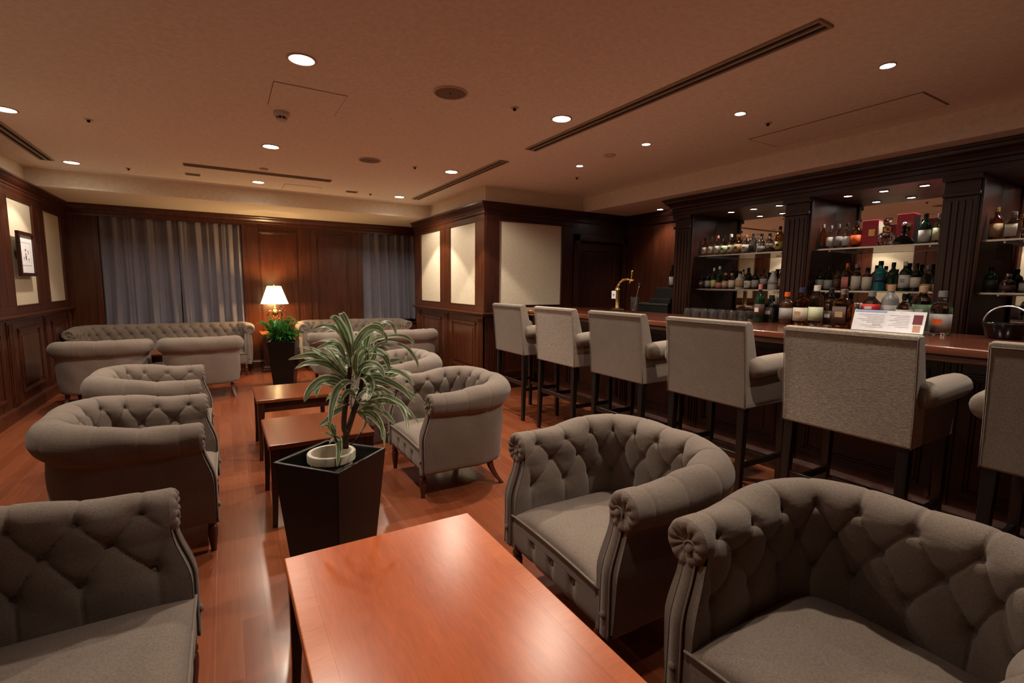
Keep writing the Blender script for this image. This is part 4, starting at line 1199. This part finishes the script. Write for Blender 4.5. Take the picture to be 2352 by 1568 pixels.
# gift boxes and decanters on the upper shelf
def gift(y, w, h, label, side):
    t = thing('gift_box', label, 'box', (5.02, y, ZU), 0, 'red gift boxes on the upper shelf')
    b = MB(); b.box(-.05, .05, -w/2, w/2, 0, h); b.build('box_body', M['redbox'], t, bevel=.003)
    b = MB(); b.box(-.048, .048, -w/2-.003, -w/2-.0004, .004, h-.012); b.build('side_panel', M[side], t)
    b = MB(); b.box(-.055, -.0502, -w*.18-.022, -w*.18+.030, h*.40, h*.66); b.build('gold_plaque', M['gold'], t, bevel=.003)
    return t
gift(2.166, .125, .235, 'red gift box with a pale side, between the amber bottle and crystal decanter', 'l_cream')
gift(1.905, .125, .262, 'taller red gift box with a black side, behind the fan-shaped black decanter', 'matblack')
t = thing('crystal_decanter', 'round crystal decanter with gold collar and faceted glass stopper between red boxes', 'decanter', (4.955, 2.031, ZU))
b = MB(); b.lathe([(.040,0),(.046,.006),(.062,.035),(.064,.062),(.060,.088),(.042,.110),(.026,.122)], n=14); b.build('glass_body', M['g_clear'], t)
b = MB(); b.lathe([(.026,.121),(.030,.126),(.028,.150),(.032,.156),(.030,.162)], n=16); b.build('gold_collar', M['gold'], t, smooth='auto')
b = MB(); b.lathe([(.012,.162),(.014,.170),(.030,.190),(.034,.208),(.024,.226),(.006,.236)], n=9); b.build('stopper', M['g_clear'], t)
t = thing('black_decanter', 'black fan-shaped decanter with ringed neck before the taller red box', 'decanter', (4.925, 1.890, ZU))
b = MB(); pts = [(-.060,.0),(.060,.0),(.068,.022),(.058,.052),(.030,.074),(.014,.086),(-.014,.086),(-.030,.074),(-.058,.052),(-.068,.022)]
k = len(pts); b.add([(-.022,y,z) for y, z in pts]+[(.022,y,z) for y, z in pts], [tuple(range(k)), tuple(reversed(range(k,2*k)))]+[(i,k+i,k+(i+1)%k,(i+1)%k) for i in range(k)])
b.build('glass_body', M['g_dark'], t, bevel=.006)
b = MB(); b.lathe([(.013,.085),(.013,.10),(.019,.104),(.019,.112),(.013,.116),(.013,.135),(.020,.139),(.020,.148),(.012,.152)], n=16); b.build('neck', M['g_dark'], t, smooth='auto')
b = MB(); b.lathe([(.012,.152),(.021,.160),(.021,.176),(.010,.186)], n=14); b.build('stopper', M['chrome'], t, smooth='auto')

# wine bottle on the till at the end of the back bar
t = thing('cash_register', 'dark grey till with stepped top at the far end behind the bar', 'cash register', (5.0, 4.50, 0))
b = MB(); b.box(-.22, .20, -.28, .32, 0, .98); b.build('stand', M['darkwood'], t)
b = MB(); b.box(-.20, .18, -.24, .30, .985, 1.165); b.build('cash_drawer', M['matblack'], t, bevel=.006)
b = MB(); b.box(-.21, .19, -.25, .31, 1.165, 1.195); b.build('lid', M['steel'], t, bevel=.004)
b = MB(); b.box(-.18, .18, -.25, .10, 1.195, 1.255); b.build('printer', M['matblack'], t, bevel=.006)
b = MB(); b.box(-.12, .17, -.24, .06, 1.255, 1.395); b.build('display_block', M['matblack'], t, bevel=.004)
bottle((5.0, 4.385, 1.396), .037, .295, 'wine', 'g_dark', 'l_white', 'g_dark', 'dark wine bottle with white label standing alone against the red wall', None, (.12,.48), None)

# beer tap, mixing glass, menu stand, upturned glasses, ice bucket
P = atx(1415, 711, 4.03)
t = thing('beer_tap', 'brass beer tap with curved arm, handle and a small hanging tag', 'beer tap', (4.03, float(P[1])-.02, CT))
b = MB(); b.lathe([(.085,0),(.085,.012),(.07,.02)], n=28); b.build('base', M['matblack'], t, smooth='auto')
b = MB(); b.lathe([(.058,.02),(.058,.028),(.03,.036),(.0245,.05),(.0245,.235),(.030,.240),(.030,.252),(.022,.262)], n=24); b.build('column', M['gold'], t, smooth='auto')
# the arm bends towards the camera side and to the right
ad = np.array([.35, -.94]); ad /= np.linalg.norm(ad)
def ap(q, z): return (ad[0]*q, ad[1]*q, z)
b = MB(); b.tube([ap(0,.255), ap(.006,.29), ap(.022,.325), ap(.05,.352), ap(.085,.366), ap(.12,.366), ap(.16,.360)], [.017,.018,.016,.015,.015,.013,.012], 12)
for q, z in ((.01,.30),(.06,.357)): b.lathe([(.001,-.02),(.018,-.012),(.022,0),(.018,.012),(.001,.02)], c=ap(q, z), n=14)
b.build('arm', M['gold'], t, smooth=True)
b = MB(); b.tube([ap(.135,.362), ap(.175,.352), ap(.205,.362)], [.013,.014,.008], 10); b.tube([ap(.150,.355), ap(.150,.315)], [.009,.008], 10); b.build('spout', M['gold'], t, smooth=True)
b = MB(); b.tube([ap(.168,.36), ap(.170,.40), ap(.174,.455), ap(.176,.472)], [.008,.011,.014,.012], 12); b.build('handle', M['gold'], t, smooth=True)
b = MB(); b.tube([(-.018,.0,.285),(-.03,.012,.25),(-.034,.018,.225)], .0015, 5); tg = b.build('tag_string', M['white'], t)
b = MB(); b.box(-.042, -.040, -.012, .060, .14, .232); tg2 = b.build('tag', M['paper'], t)
b = MB(); b.box(-.0426, -.042, .006, .042, .185, .192); b.box(-.0426, -.042, .016, .032, .176, .185); b.box(-.0426, -.042, .020, .026, .158, .172); b.build('tag_print', M['ink'], tg2)
P = atx(1457, 717, 3.93)
gx, gy = 3.93, float(P[1])
t = thing('mixing_glass', 'clear straight mixing glass on the bar beside the beer tap', 'glass', (gx, gy, CT))
b = MB(); b.lathe([(.044,0),(.046,.004),(.047,.17),(.0445,.17),(.043,.014),(.001,.012)], n=28, caps=False); b.add([(.044*math.cos(2*PI*(k+.5)/28), .044*math.sin(2*PI*(k+.5)/28), 0) for k in range(28)], [tuple(reversed(range(28)))])
b.build('glass_body', M['g_thin'], t, smooth='auto')
t = thing('bar_spoon', 'long metal bar spoon with a fork-flat top leaning in the mixing glass', 'spoon', (gx, gy, CT))
p0, p1 = np.array([.006, .020, .022]), np.array([-.004, -.060, .292])
b = MB(); b.tube([p0+(p1-p0)*q/10 for q in range(11)], .0028, 7); b.build('shaft', M['chrome'], t, smooth=True)
b = MB(); b.lathe([(.001,-.012),(.010,-.006),(.0125,.002),(.008,.012),(.002,.02)], c=tuple(p0), n=12); b.build('bowl', M['chrome'], t, smooth=True)
b = MB(); e = p1; b.hexa([(e[0]-.002,e[1]-.004,e[2]-.004),(e[0]+.002,e[1]-.004,e[2]-.004),(e[0]+.002,e[1]+.004,e[2]-.004),(e[0]-.002,e[1]+.004,e[2]-.004)], [(e[0]-.003,e[1]-.020,e[2]+.034),(e[0]+.003,e[1]-.020,e[2]+.034),(e[0]+.003,e[1]+.012,e[2]+.034),(e[0]-.003,e[1]+.012,e[2]+.034)])
b.build('flat_top', M['steel'], t)
# menu stand: from its left foot to its right foot
mt = thing('menu_stand', 'clear acrylic stand with a white two-page drinks leaflet on the counter', 'menu', (3.80, 1.505, CT), 0)
hw_ = .205
b = MB(); b.hexa([(-.012,-hw_-.03,0),(.0,-hw_-.03,0),(.0,hw_,0),(-.012,hw_,0)], [(.028,-hw_-.03,.15),(.034,-hw_-.03,.15),(.034,hw_,.15),(.028,hw_,.15)])
b.box(-.012, .07, -hw_-.03, hw_, -.0, .004); b.build('acrylic_panel', M['g_thin'], mt)
def sl(u, z, o=.0): return (-.0135-o+.040*z/.15*1.0, u, z)
def quad(b, u0, u1, z0, z1, o): b.add([sl(u0,z0,o), sl(u1,z0,o), sl(u1,z1,o), sl(u0,z1,o)], [(0,3,2,1)])
b = MB(); lo = [sl(-hw_,.004,.001), sl(hw_,.004,.001), sl(hw_,.142,.001), sl(-hw_,.142,.001)]; hi = [(x+.0008,y,z) for x, y, z in lo]
b.add(lo+hi, [(0,3,2,1),(4,5,6,7),(0,1,5,4),(1,2,6,5),(2,3,7,6),(3,0,4,7)]); lf = b.build('leaflet', M['paper'], mt)
b = MB()
for i in range(9):
    z = .112-.0105*i; 
    quad(b, .02, .18-.03*(i % 3), z, z+.003, .0022) if i != 6 else quad(b, .035, .085, z-.004, z+.004, .0022)
    if i < 8: quad(b, -.12, -.01-.02*((i*2) % 3), z, z+.003, .0022)
b.build('printed_lines', M['print'], lf)
b = MB(); quad(b, .012, .200, .128, .140, .0022); b.build('blue_header', M['printblue'], lf)
b = MB(); quad(b, -.190, -.140, .062, .122, .0022); b.build('maroon_photo', M['printred'], lf)
b = MB(); quad(b, -.186, -.146, .014, .056, .0022); b.build('tan_photo', M['printtan'], lf)
# upturned glasses
first = None
for i in range(7):
    for j in range(2):
        y = 2.62+i*.098; x = 3.90+j*.10
        if first is None:
            first = thing('tumbler', 'upturned clear tumbler in the rows of glasses behind the bar stools', 'glass', (x, y, CT), 0, 'upturned tumblers on the bar'); first.scale = (1, 1, .85)
            b = MB(); b.lathe([(.040,0),(.0375,.005),(.034,.088),(.036,.096),(.041,0)][:1]+[(.041,.002),(.035,.09),(.030,.096),(.001,.096)], n=18, caps=False)
            b.lathe([(.0385,.002),(.0325,.084),(.001,.086)], n=18, caps=False); b.build('glass_body', M['g_thin'], first, smooth='auto')
        else: dup(first, (x, y, CT), 0, 'upturned clear tumbler in the rows of glasses behind the bar stools', 'upturned tumblers on the bar')
P = atx(2300, 775, 3.95)
t = thing('ice_bucket', 'dark steel ice bucket with a raised chrome hoop handle, near end of the bar', 'bucket', (3.99, float(P[1])-.005, CT))
b = MB(); b.lathe([(.075,0),(.085,.006),(.105,.085),(.108,.09),(.104,.092),(.100,.085),(.08,.01),(.001,.008)], n=28, caps=False); b.build('bowl', M['g_dark'], t, smooth=True)
b = MB(); b.tube([(0, .104*math.cos(a), .088+.105*math.sin(a)) for a in [PI*k/16 for k in range(17)]], .006, 8); b.build('hoop_handle', M['chrome'], t, smooth=True)
# ------------------------------------------------------------------ lamp on its cabinet
t = thing('lamp_cabinet', 'small dark mahogany side cabinet under the table lamp, between the sofas', 'side table', (.685, 8.635, 0))
b = MB(); b.box(-.185, .185, -.19, .19, .09, .585); b.build('body', M['tableleg'], t, bevel=.004)
b = MB(); b.box(-.215, .215, -.22, .22, .585, .612); b.build('top', M['table_edge'], t, bevel=.006)
b = MB(); b.box(-.215, .215, -.22, .22, 0, .045); b.box(-.20, .20, -.205, .205, .045, .075); b.box(-.19, .19, -.195, .195, .075, .09); b.build('plinth', M['tableleg'], t, bevel=.006)
b = MB(); b.box(-.15, .15, -.203, -.19, .13, .40); b.build('door', M['tableleg'], t, bevel=.003)
b = MB(); b.box(-.15, .15, -.203, -.19, .43, .55); dr = b.build('drawer', M['tableleg'], t, bevel=.003)
b = MB(); b.lathe([(.006,0),(.012,.008),(.012,.016),(.002,.02)], n=12); kb = b.build('knob', M['gold'], dr, smooth=True); kb.rotation_euler = (PI/2,0,0); kb.location = (0,-.203,.49)
LPX, LPY, LPZ = .695, 8.60, .612
t = thing('table_lamp', 'brass scroll-arm table lamp with a glowing cream shade', 'table lamp', (LPX, LPY, LPZ))
b = MB(); b.lathe([(.085,0),(.085,.012),(.06,.022),(.035,.04),(.022,.07),(.030,.10),(.045,.125),(.038,.155),(.018,.18),(.014,.22),(.036,.245),(.046,.275),(.048,.31),(.038,.345),(.018,.37),(.022,.385),(.012,.395),(.010,.40),(.010,.52)], n=22)
b.build('base', M['gold'], t, smooth='auto')
for sg in (-1, 1):
    pts = []
    for k in range(15):
        q = k/14; a = -1.2+q*4.6
        rr = .048*(1-.45*q)
        pts.append((sg*(.055+.030*q+rr*math.cos(a)*.8), 0, .27+.06*q+rr*math.sin(a)))
    b = MB(); b.tube([(sg*.012, 0, .205), (sg*.04, 0, .215)]+pts, [.008,.009]+[.011-.004*k/14 for k in range(15)], 9); b.build('scroll_arm', M['gold'], t, smooth=True)
b = MB(); n = 40
b.lathe([(.203,.452),(.102,.735)], n=n, caps=False); sh = b.build('shade', M['shade'], t, smooth=True)
so = sh.modifiers.new('cloth', 'SOLIDIFY'); so.thickness = .002
for r_, z in ((.203,.452),(.102,.735)):
    b = MB(); b.tube([(r_*math.cos(2*PI*k/40), r_*math.sin(2*PI*k/40), z) for k in range(40)], .0028, 6, closed=True); b.build('shade_trim', M['l_cream'], sh, smooth=True)
b = MB(); b.lathe([(.004,.52),(.004,.735),(.010,.742),(.010,.752),(.002,.765)], n=12); b.tube([(-.10,0,.733),(.10,0,.733)], .002, 5); b.build('finial', M['gold'], t, smooth='auto')
b = MB(); b.lathe([(.012,.53),(.03,.56),(.03,.59),(.012,.615),(.002,.62)], n=16); b.build('bulb', M['lampdisc'], t, smooth=True)
def point(loc, e, col, r, par):
    l = bpy.data.lights.new('lamp', 'POINT'); l.energy = e; l.color = col; l.shadow_soft_size = r
    o = bpy.data.objects.new('lamp', l); COL.objects.link(o); o.location = loc; o.parent = par
point((0,0,.69), 34, (1,.60,.25), .03, t); point((0,0,.46), 26, (1,.60,.25), .03, t)

# ------------------------------------------------------------------ planters and plants
def planter(x, y, rz, label, half=.245, h=.62, s=.71):
    t = thing('planter', label, 'planter', (x, y, 0), rz, 'black tapered planters')
    c4 = [(half*math.cos(PI/2*k), half*math.sin(PI/2*k)) for k in range(4)]
    lo = [(a*s, b_*s) for a, b_ in c4]
    k = .90; hi_in = [(a*k, b_*k) for a, b_ in c4]; md = [(a*.79, b_*.79) for a, b_ in c4]
    vs = [(a, b_, 0) for a, b_ in lo]+[(a, b_, h) for a, b_ in c4]+[(a, b_, h) for a, b_ in hi_in]+[(a, b_, h-.215) for a, b_ in md]
    fs = [(3,2,1,0)]
    for q in range(4):
        r_ = (q+1) % 4
        fs += [(q, r_, 4+r_, 4+q), (4+q, 4+r_, 8+r_, 8+q), (8+q, 8+r_, 12+r_, 12+q)]
    fs.append((12,13,14,15))
    b = MB(); b.add(vs, fs); b.build('body', M['black'], t, bevel=.005)
    return t
PCX, PCY = .392, 2.268
planter(PCX, PCY, math.radians(-5), 'black tapered square planter of the tall striped plant, by the near table')
planter(.672, 7.215, math.radians(28), 'black tapered planter with low green plants, in front of the lamp')

def catmull(P, n):
    P = [np.array(p, float) for p in P]
    Q = [2*P[0]-P[1]]+P+[2*P[-1]-P[-2]]
    out = []
    for i in range(1, len(Q)-2):
        k = n if i < len(Q)-3 else n+1
        for j in range(k):
            t = j/n
            out.append(.5*((2*Q[i])+(-Q[i-1]+Q[i+1])*t+(2*Q[i-1]-5*Q[i]+4*Q[i+1]-Q[i+2])*t*t+(-Q[i-1]+3*Q[i]-3*Q[i+1]+Q[i+2])*t**3))
    return out
class Leaves:
    def __init__(self): self.v = []; self.f = []; self.uv = []
    def leaf(self, ctrl, w, face, twist=0, fold=.25, n=5, wave=0):
        pts = catmull(ctrl, n); N = len(pts)
        base = len(self.v); face = np.array(face, float)
        ph = random.uniform(0, 6)
        for i, p in enumerate(pts):
            t = i/(N-1)
            T = pts[min(i+1, N-1)]-pts[max(i-1, 0)]; T = T/max(np.linalg.norm(T), 1e-9)
            sd = np.cross(T, face); ln = np.linalg.norm(sd)
            sd = sd/ln if ln > 1e-6 else np.array([1,0,0.])
            nr = np.cross(sd, T)
            a = twist*(.4+.6*t)
            sd2 = sd*math.cos(a)+nr*math.sin(a); nr2 = -sd*math.sin(a)+nr*math.cos(a)
            ww = w*(min(1, .35+t*3.0))*(max(0, 1-t**2.6))**.75+.0006
            for k in range(5):
                q = k/4*2-1
                wv = wave*math.sin(t*18+ph)*abs(q)*w
                self.v.append(p+sd2*ww*q+nr2*(abs(q)*fold*ww+wv)); self.uv.append((k/4, t))
        for i in range(N-1):
            for k in range(4):
                a = base+i*5+k; self.f.append((a, a+1, a+6, a+5))
    def build(self, name, mat, parent):
        me = bpy.data.meshes.new(name); me.from_pydata([tuple(map(float, p)) for p in self.v], [], self.f); me.update()
        uvl = me.uv_layers.new(name='UVMap')
        for lp in me.loops: uvl.data[lp.index].uv = self.uv[lp.vertex_index]
        me.materials.append(mat)
        for p in me.polygons: p.use_smooth = True
        o = bpy.data.objects.new(name, me); COL.objects.link(o); o.parent = parent; return o

pt = thing('striped_plant', 'tall cane-stemmed plant with white-striped strap leaves in a cream inner pot', 'plant', (PCX, PCY, .44))
inv = np.array([PCX, PCY, .44])
D0 = depth_of((PCX, PCY, 1.0))
def ip(x, y, dd=0):
    """a spot seen in the photograph, at the plant's own distance plus dd"""
    return atd(640+x/3.919, 700+y/3.919, D0+dd)-inv
b = MB(); z0 = .52-.44
b.lathe([(.07,0),(.082,.01),(.098,.175),(.112,.180),(.113,.212),(.110,.216),(.094,.216),(.090,.208),(.084,.12)], n=32, caps=False)
pot = b.build('inner_pot', M['white_ceramic'], pt, smooth='auto'); pot.scale = (.94,.94,1); pot.location = (.0, .005, -.022)
pot_c = np.array([0,0,0])
b = MB(); b.lathe([(.087,.125),(.001,.13)], n=24, caps=False); so_ = b.build('soil', M['soil'], pt); so_.location = pot.location
st = MB()
st.tube(catmull([ip(600,1290), ip(604,1220), ip(612,1150)], 4), [.015]*9, 9)
st.tube(catmull([ip(612,1160), ip(590,1110), ip(590,1000), ip(606,880), ip(632,700), ip(645,520)], 4), [.012]*14+[.010]*7, 8)
st.tube(catmull([ip(612,1160,.01), ip(645,1060,.03), ip(680,950,.05), ip(720,840,.06), ip(745,720,.07), ip(770,560,.06)], 4), [.013]*14+[.010]*7, 8)
st.tube(catmull([ip(545,1300,-.04), ip(520,1230,-.05), ip(505,1175,-.06)], 4), [.005]*9, 7)
st.tube(catmull([ip(640,1260,.03), ip(700,1210,.02), ip(745,1150,.0)], 4), [.004]*9, 6)
st.build('cane', M['stem'], pt, smooth=True)
lv = Leaves()
RL = [
 ([(650,470),(610,300),(545,165),(490,112),(470,128)],.026,-.02),([(640,470),(575,280),(500,210),(400,190),(275,235)],.020,-.06),([(665,440),(720,300),(830,200),(925,220),(938,290)],.020,-.03),
 ([(775,440),(800,270),(860,180),(925,200),(940,300)],.022,.04),([(740,460),(830,340),(980,285),(1130,285),(1205,330),(1208,385)],.013,.10),([(800,450),(910,355),(1040,345),(1165,400),(1240,500),(1255,575)],.014,.04),
 ([(600,470),(540,365),(470,350),(400,372),(335,402)],.018,.06),([(590,470),(545,400),(470,380),(425,392)],.014,.10),
 ([(620,640),(480,500),(360,430),(270,392),(180,380)],.020,-.10),([(600,640),(450,510),(330,460),(210,462),(88,495)],.024,-.03),([(610,660),(470,550),(330,520),(230,535),(146,574)],.022,-.12),
 ([(630,680),(540,590),(440,545),(350,505)],.027,.02),([(600,650),(520,560),(430,450),(340,400)],.017,.08),
 ([(600,720),(510,675),(410,665),(320,715),(255,800),(230,875)],.022,-.05),([(590,760),(500,705),(400,705),(310,770),(238,868)],.020,-.10),([(570,700),(480,660),(400,662)],.016,.05),
 ([(680,700),(590,705),(520,790),(480,930),(462,1095)],.027,-.16),([(730,640),(800,655),(832,730),(820,810),(795,865)],.025,-.15),([(690,670),(740,570),(830,530),(915,575),(955,660)],.024,-.10),
 ([(790,430),(880,420),(950,465),(985,530),(985,590)],.022,-.02),([(780,640),(900,650),(1020,700),(1130,770),(1225,885)],.020,-.08),([(800,600),(930,590),(1060,600),(1150,650),(1215,735)],.018,.06),
 ([(830,640),(940,640),(1030,605),(1092,612)],.028,.14),([(800,620),(900,600),(980,570),(1050,590)],.026,.12),([(860,690),(980,700),(1090,740),(1180,800),(1254,830)],.019,.0),
 ([(730,900),(850,840),(980,830),(1090,880),(1195,1000)],.021,-.10),([(950,820),(1060,870),(1130,980),(1160,1155)],.010,-.14),([(980,840),(1090,900),(1150,1010),(1176,1140)],.009,-.12),
 ([(720,945),(800,930),(880,945),(952,988)],.017,-.02),([(720,975),(800,955),(880,1010),(930,1100),(930,1215)],.019,.05),([(900,960),(960,980),(1010,1030),(1054,1080)],.014,.08),
 ([(610,920),(520,960),(430,1040),(352,1098)],.017,-.02),([(600,900),(540,850),(470,820),(425,870)],.020,.10),([(700,950),(770,1000),(782,1070),(740,1150),(690,1215)],.009,.02),
 ([(505,1185),(470,1120),(430,1090),(383,1098)],.014,-.08),([(510,1185),(490,1110),(465,1075),(440,1068)],.014,-.04),([(500,1190),(450,1165),(415,1150),(376,1150)],.012,-.10),([(512,1185),(545,1230),(545,1330),(525,1455)],.019,-.11),([(505,1190),(480,1215),(455,1250)],.008,-.06),([(510,1180),(515,1120),(512,1070)],.010,-.03),
 ([(640,470),(615,430),(580,425),(562,470)],.020,.05),([(755,450),(735,360),(715,290),(690,255)],.016,.05),([(820,560),(900,530),(1000,505),(1080,492),(1130,508)],.014,.13),
 ([(660,560),(600,520),(560,445),(535,455)],.018,.05),([(700,640),(690,520),(720,420),(790,370)],.018,-.05),([(760,620),(790,500),(790,420),(740,360)],.018,.0),([(770,620),(850,500),(870,420),(885,375)],.020,.04),
 ([(650,600),(640,500),(650,420),(700,330)],.018,.03),([(640,760),(600,680),(545,640),(500,640)],.022,.06),([(720,760),(800,720),(880,745),(950,800)],.018,.08),([(700,860),(760,800),(850,770),(960,775),(1050,850)],.015,.06),
 ([(640,900),(560,900),(500,960),(450,1000)],.014,.12),([(700,880),(820,870),(900,905),(935,1010)],.010,.02),([(690,820),(640,780),(600,800),(560,870)],.016,-.06),
 ([(720,560),(780,470),(860,440),(930,450)],.016,.16),([(650,640),(560,590),(520,520),(470,470)],.018,.15),([(760,700),(830,640),(930,560),(970,600)],.016,.18),([(700,760),(600,740),(540,800),(520,900)],.017,.16),([(740,760),(860,780),(930,850),(950,960)],.016,.2),
 ([(640,560),(560,460),(480,440),(400,460)],.016,.2),([(720,540),(690,400),(650,300),(600,250)],.015,.18),([(760,520),(850,400),(930,370),(1000,400)],.014,.2)]
view = -CF
for ctrl, w, tip in RL:
    n_ = len(ctrl)
    start = .03*random.uniform(-1, 1) + (.05 if ctrl[0][0] > 700 else 0)
    C3 = [ip(x, y, start+(tip-start)*(i/(n_-1))) for i, (x, y) in enumerate(ctrl)]
    tilt = view*.8+np.array([random.uniform(-.35,.35), random.uniform(-.35,.35), .55])
    lv.leaf(C3, w*.86, tilt, random.uniform(-.35,.35), .22, 6, .10)
    if w > .016 and random.random() < .6:                                              # a second leaf of the same whorl, behind
        off = np.array([random.gauss(0,.018), random.gauss(0,.018), random.gauss(-.005,.018)])+CF*random.uniform(.02,.09)
        C4 = [p+off*(.3+1.4*i/(n_-1)) for i, p in enumerate(C3)]
        lv.leaf(C4, w*random.uniform(.7,.95), tilt+np.array([random.uniform(-.5,.5), random.uniform(-.5,.5), .2]), random.uniform(-.6,.6), .22, 6, .10)
lv.build('leaves', M['leaf'], pt)

g = thing('leafy_pot_plant', 'low bushy glossy green plant with a red-brown flower, in the far planter', 'plant', (.672, 7.215, .53)); g.scale = (1, 1, 1.16)
b = MB(); b.lathe([(.10,0),(.13,.01),(.15,.08),(.155,.10),(.145,.10),(.14,.08)], n=26, caps=False); b.lathe([(.143,.085),(.001,.09)], n=26, caps=False); b.build('pot_rim', M['g_dgreen'], g, smooth='auto')
lv = Leaves(); rnd = random.Random(12)
for k in range(230):
    a = rnd.uniform(0, 2*PI); r0 = rnd.uniform(0, .08)
    tall = rnd.random() < .22
    ln = rnd.uniform(.10,.24) if not tall else rnd.uniform(.22,.38)
    el = rnd.uniform(.25,1.2) if not tall else rnd.uniform(.9,1.35)
    base = np.array([r0*math.cos(a)-(.05 if tall else 0), r0*math.sin(a), .09])
    d = np.array([math.cos(a)*math.cos(el), math.sin(a)*math.cos(el), math.sin(el)])
    p1 = base+d*ln*.5; p2 = base+d*ln*.85+np.array([0,0,-ln*.08]); p3 = base+d*ln*1.08+np.array([math.cos(a)*.03, math.sin(a)*.03, -ln*.30])
    p2[0] = min(p2[0], .24); p3[0] = min(p3[0], .24)
    lv.leaf([base, p1, p2, p3], rnd.uniform(.009,.018) if not tall else rnd.uniform(.014,.026), (math.cos(a)*.3, math.sin(a)*.3, 1), rnd.uniform(-.6,.6), .2, 3)
# a long trailing leaf to each side
for ctrl in ([(0,0,.1),(-.10,-.05,.17),(-.19,-.08,.18),(-.28,-.1,.13)],[(0,0,.1),(.12,-.05,.20),(.19,-.12,.19),(.24,-.18,.14)]):
    lv.leaf(ctrl, .012, (0,0,1), .2, .2, 4)
lv.build('leaves', M['leaf2'], g)
b = MB(); b.tube(catmull([(-.02,-.03,.1),(-.025,-.04,.25),(-.015,-.05,.38),(.0,-.055,.44)], 4), .004, 6); fs_ = b.build('flower_stem', M['stem'], g, smooth=True)
lv = Leaves()
for k in range(14):
    a = 2*PI*k/14*3; z = .33+.011*k
    base = np.array([-.01, -.05, z]); lv.leaf([base, base+np.array([.03*math.cos(a), .03*math.sin(a), .012]), base+np.array([.05*math.cos(a), .05*math.sin(a), .0])], .011, (0,0,1), 0, .3, 3)
for k in range(4):
    base = np.array([.10, -.04, .27+.01*k]); lv.leaf([np.array([.06,-.03,.1]), np.array([.09,-.04,.22]), base+np.array([.015,0,.03]), base+np.array([.06+.01*k,0,.045-.02*k])], .006, (0,-.4,1), 0, .3, 3)
lv.build('flower', M['flower'], g)

# ------------------------------------------------------------------ world and view
w = bpy.data.worlds.new('world'); S.world = w; w.use_nodes = True
w.node_tree.nodes['Background'].inputs[0].default_value = (.9,.75,.6,1); w.node_tree.nodes['Background'].inputs[1].default_value = .0
S.view_settings.view_transform = 'Standard'; S.view_settings.look = 'None'; S.view_settings.gamma = 1.0
S.view_settings.use_curve_mapping = False
S.view_settings.exposure = 0.05
cy = S.cycles
cy.use_denoising = True
try: cy.denoiser = 'OPENIMAGEDENOISE'
except Exception: pass
cy.max_bounces = 10; cy.diffuse_bounces = 4; cy.glossy_bounces = 5; cy.transmission_bounces = 9; cy.transparent_max_bounces = 8
cy.caustics_reflective = False; cy.caustics_refractive = False
cy.sample_clamp_indirect = 4.0
cy.use_light_tree = True
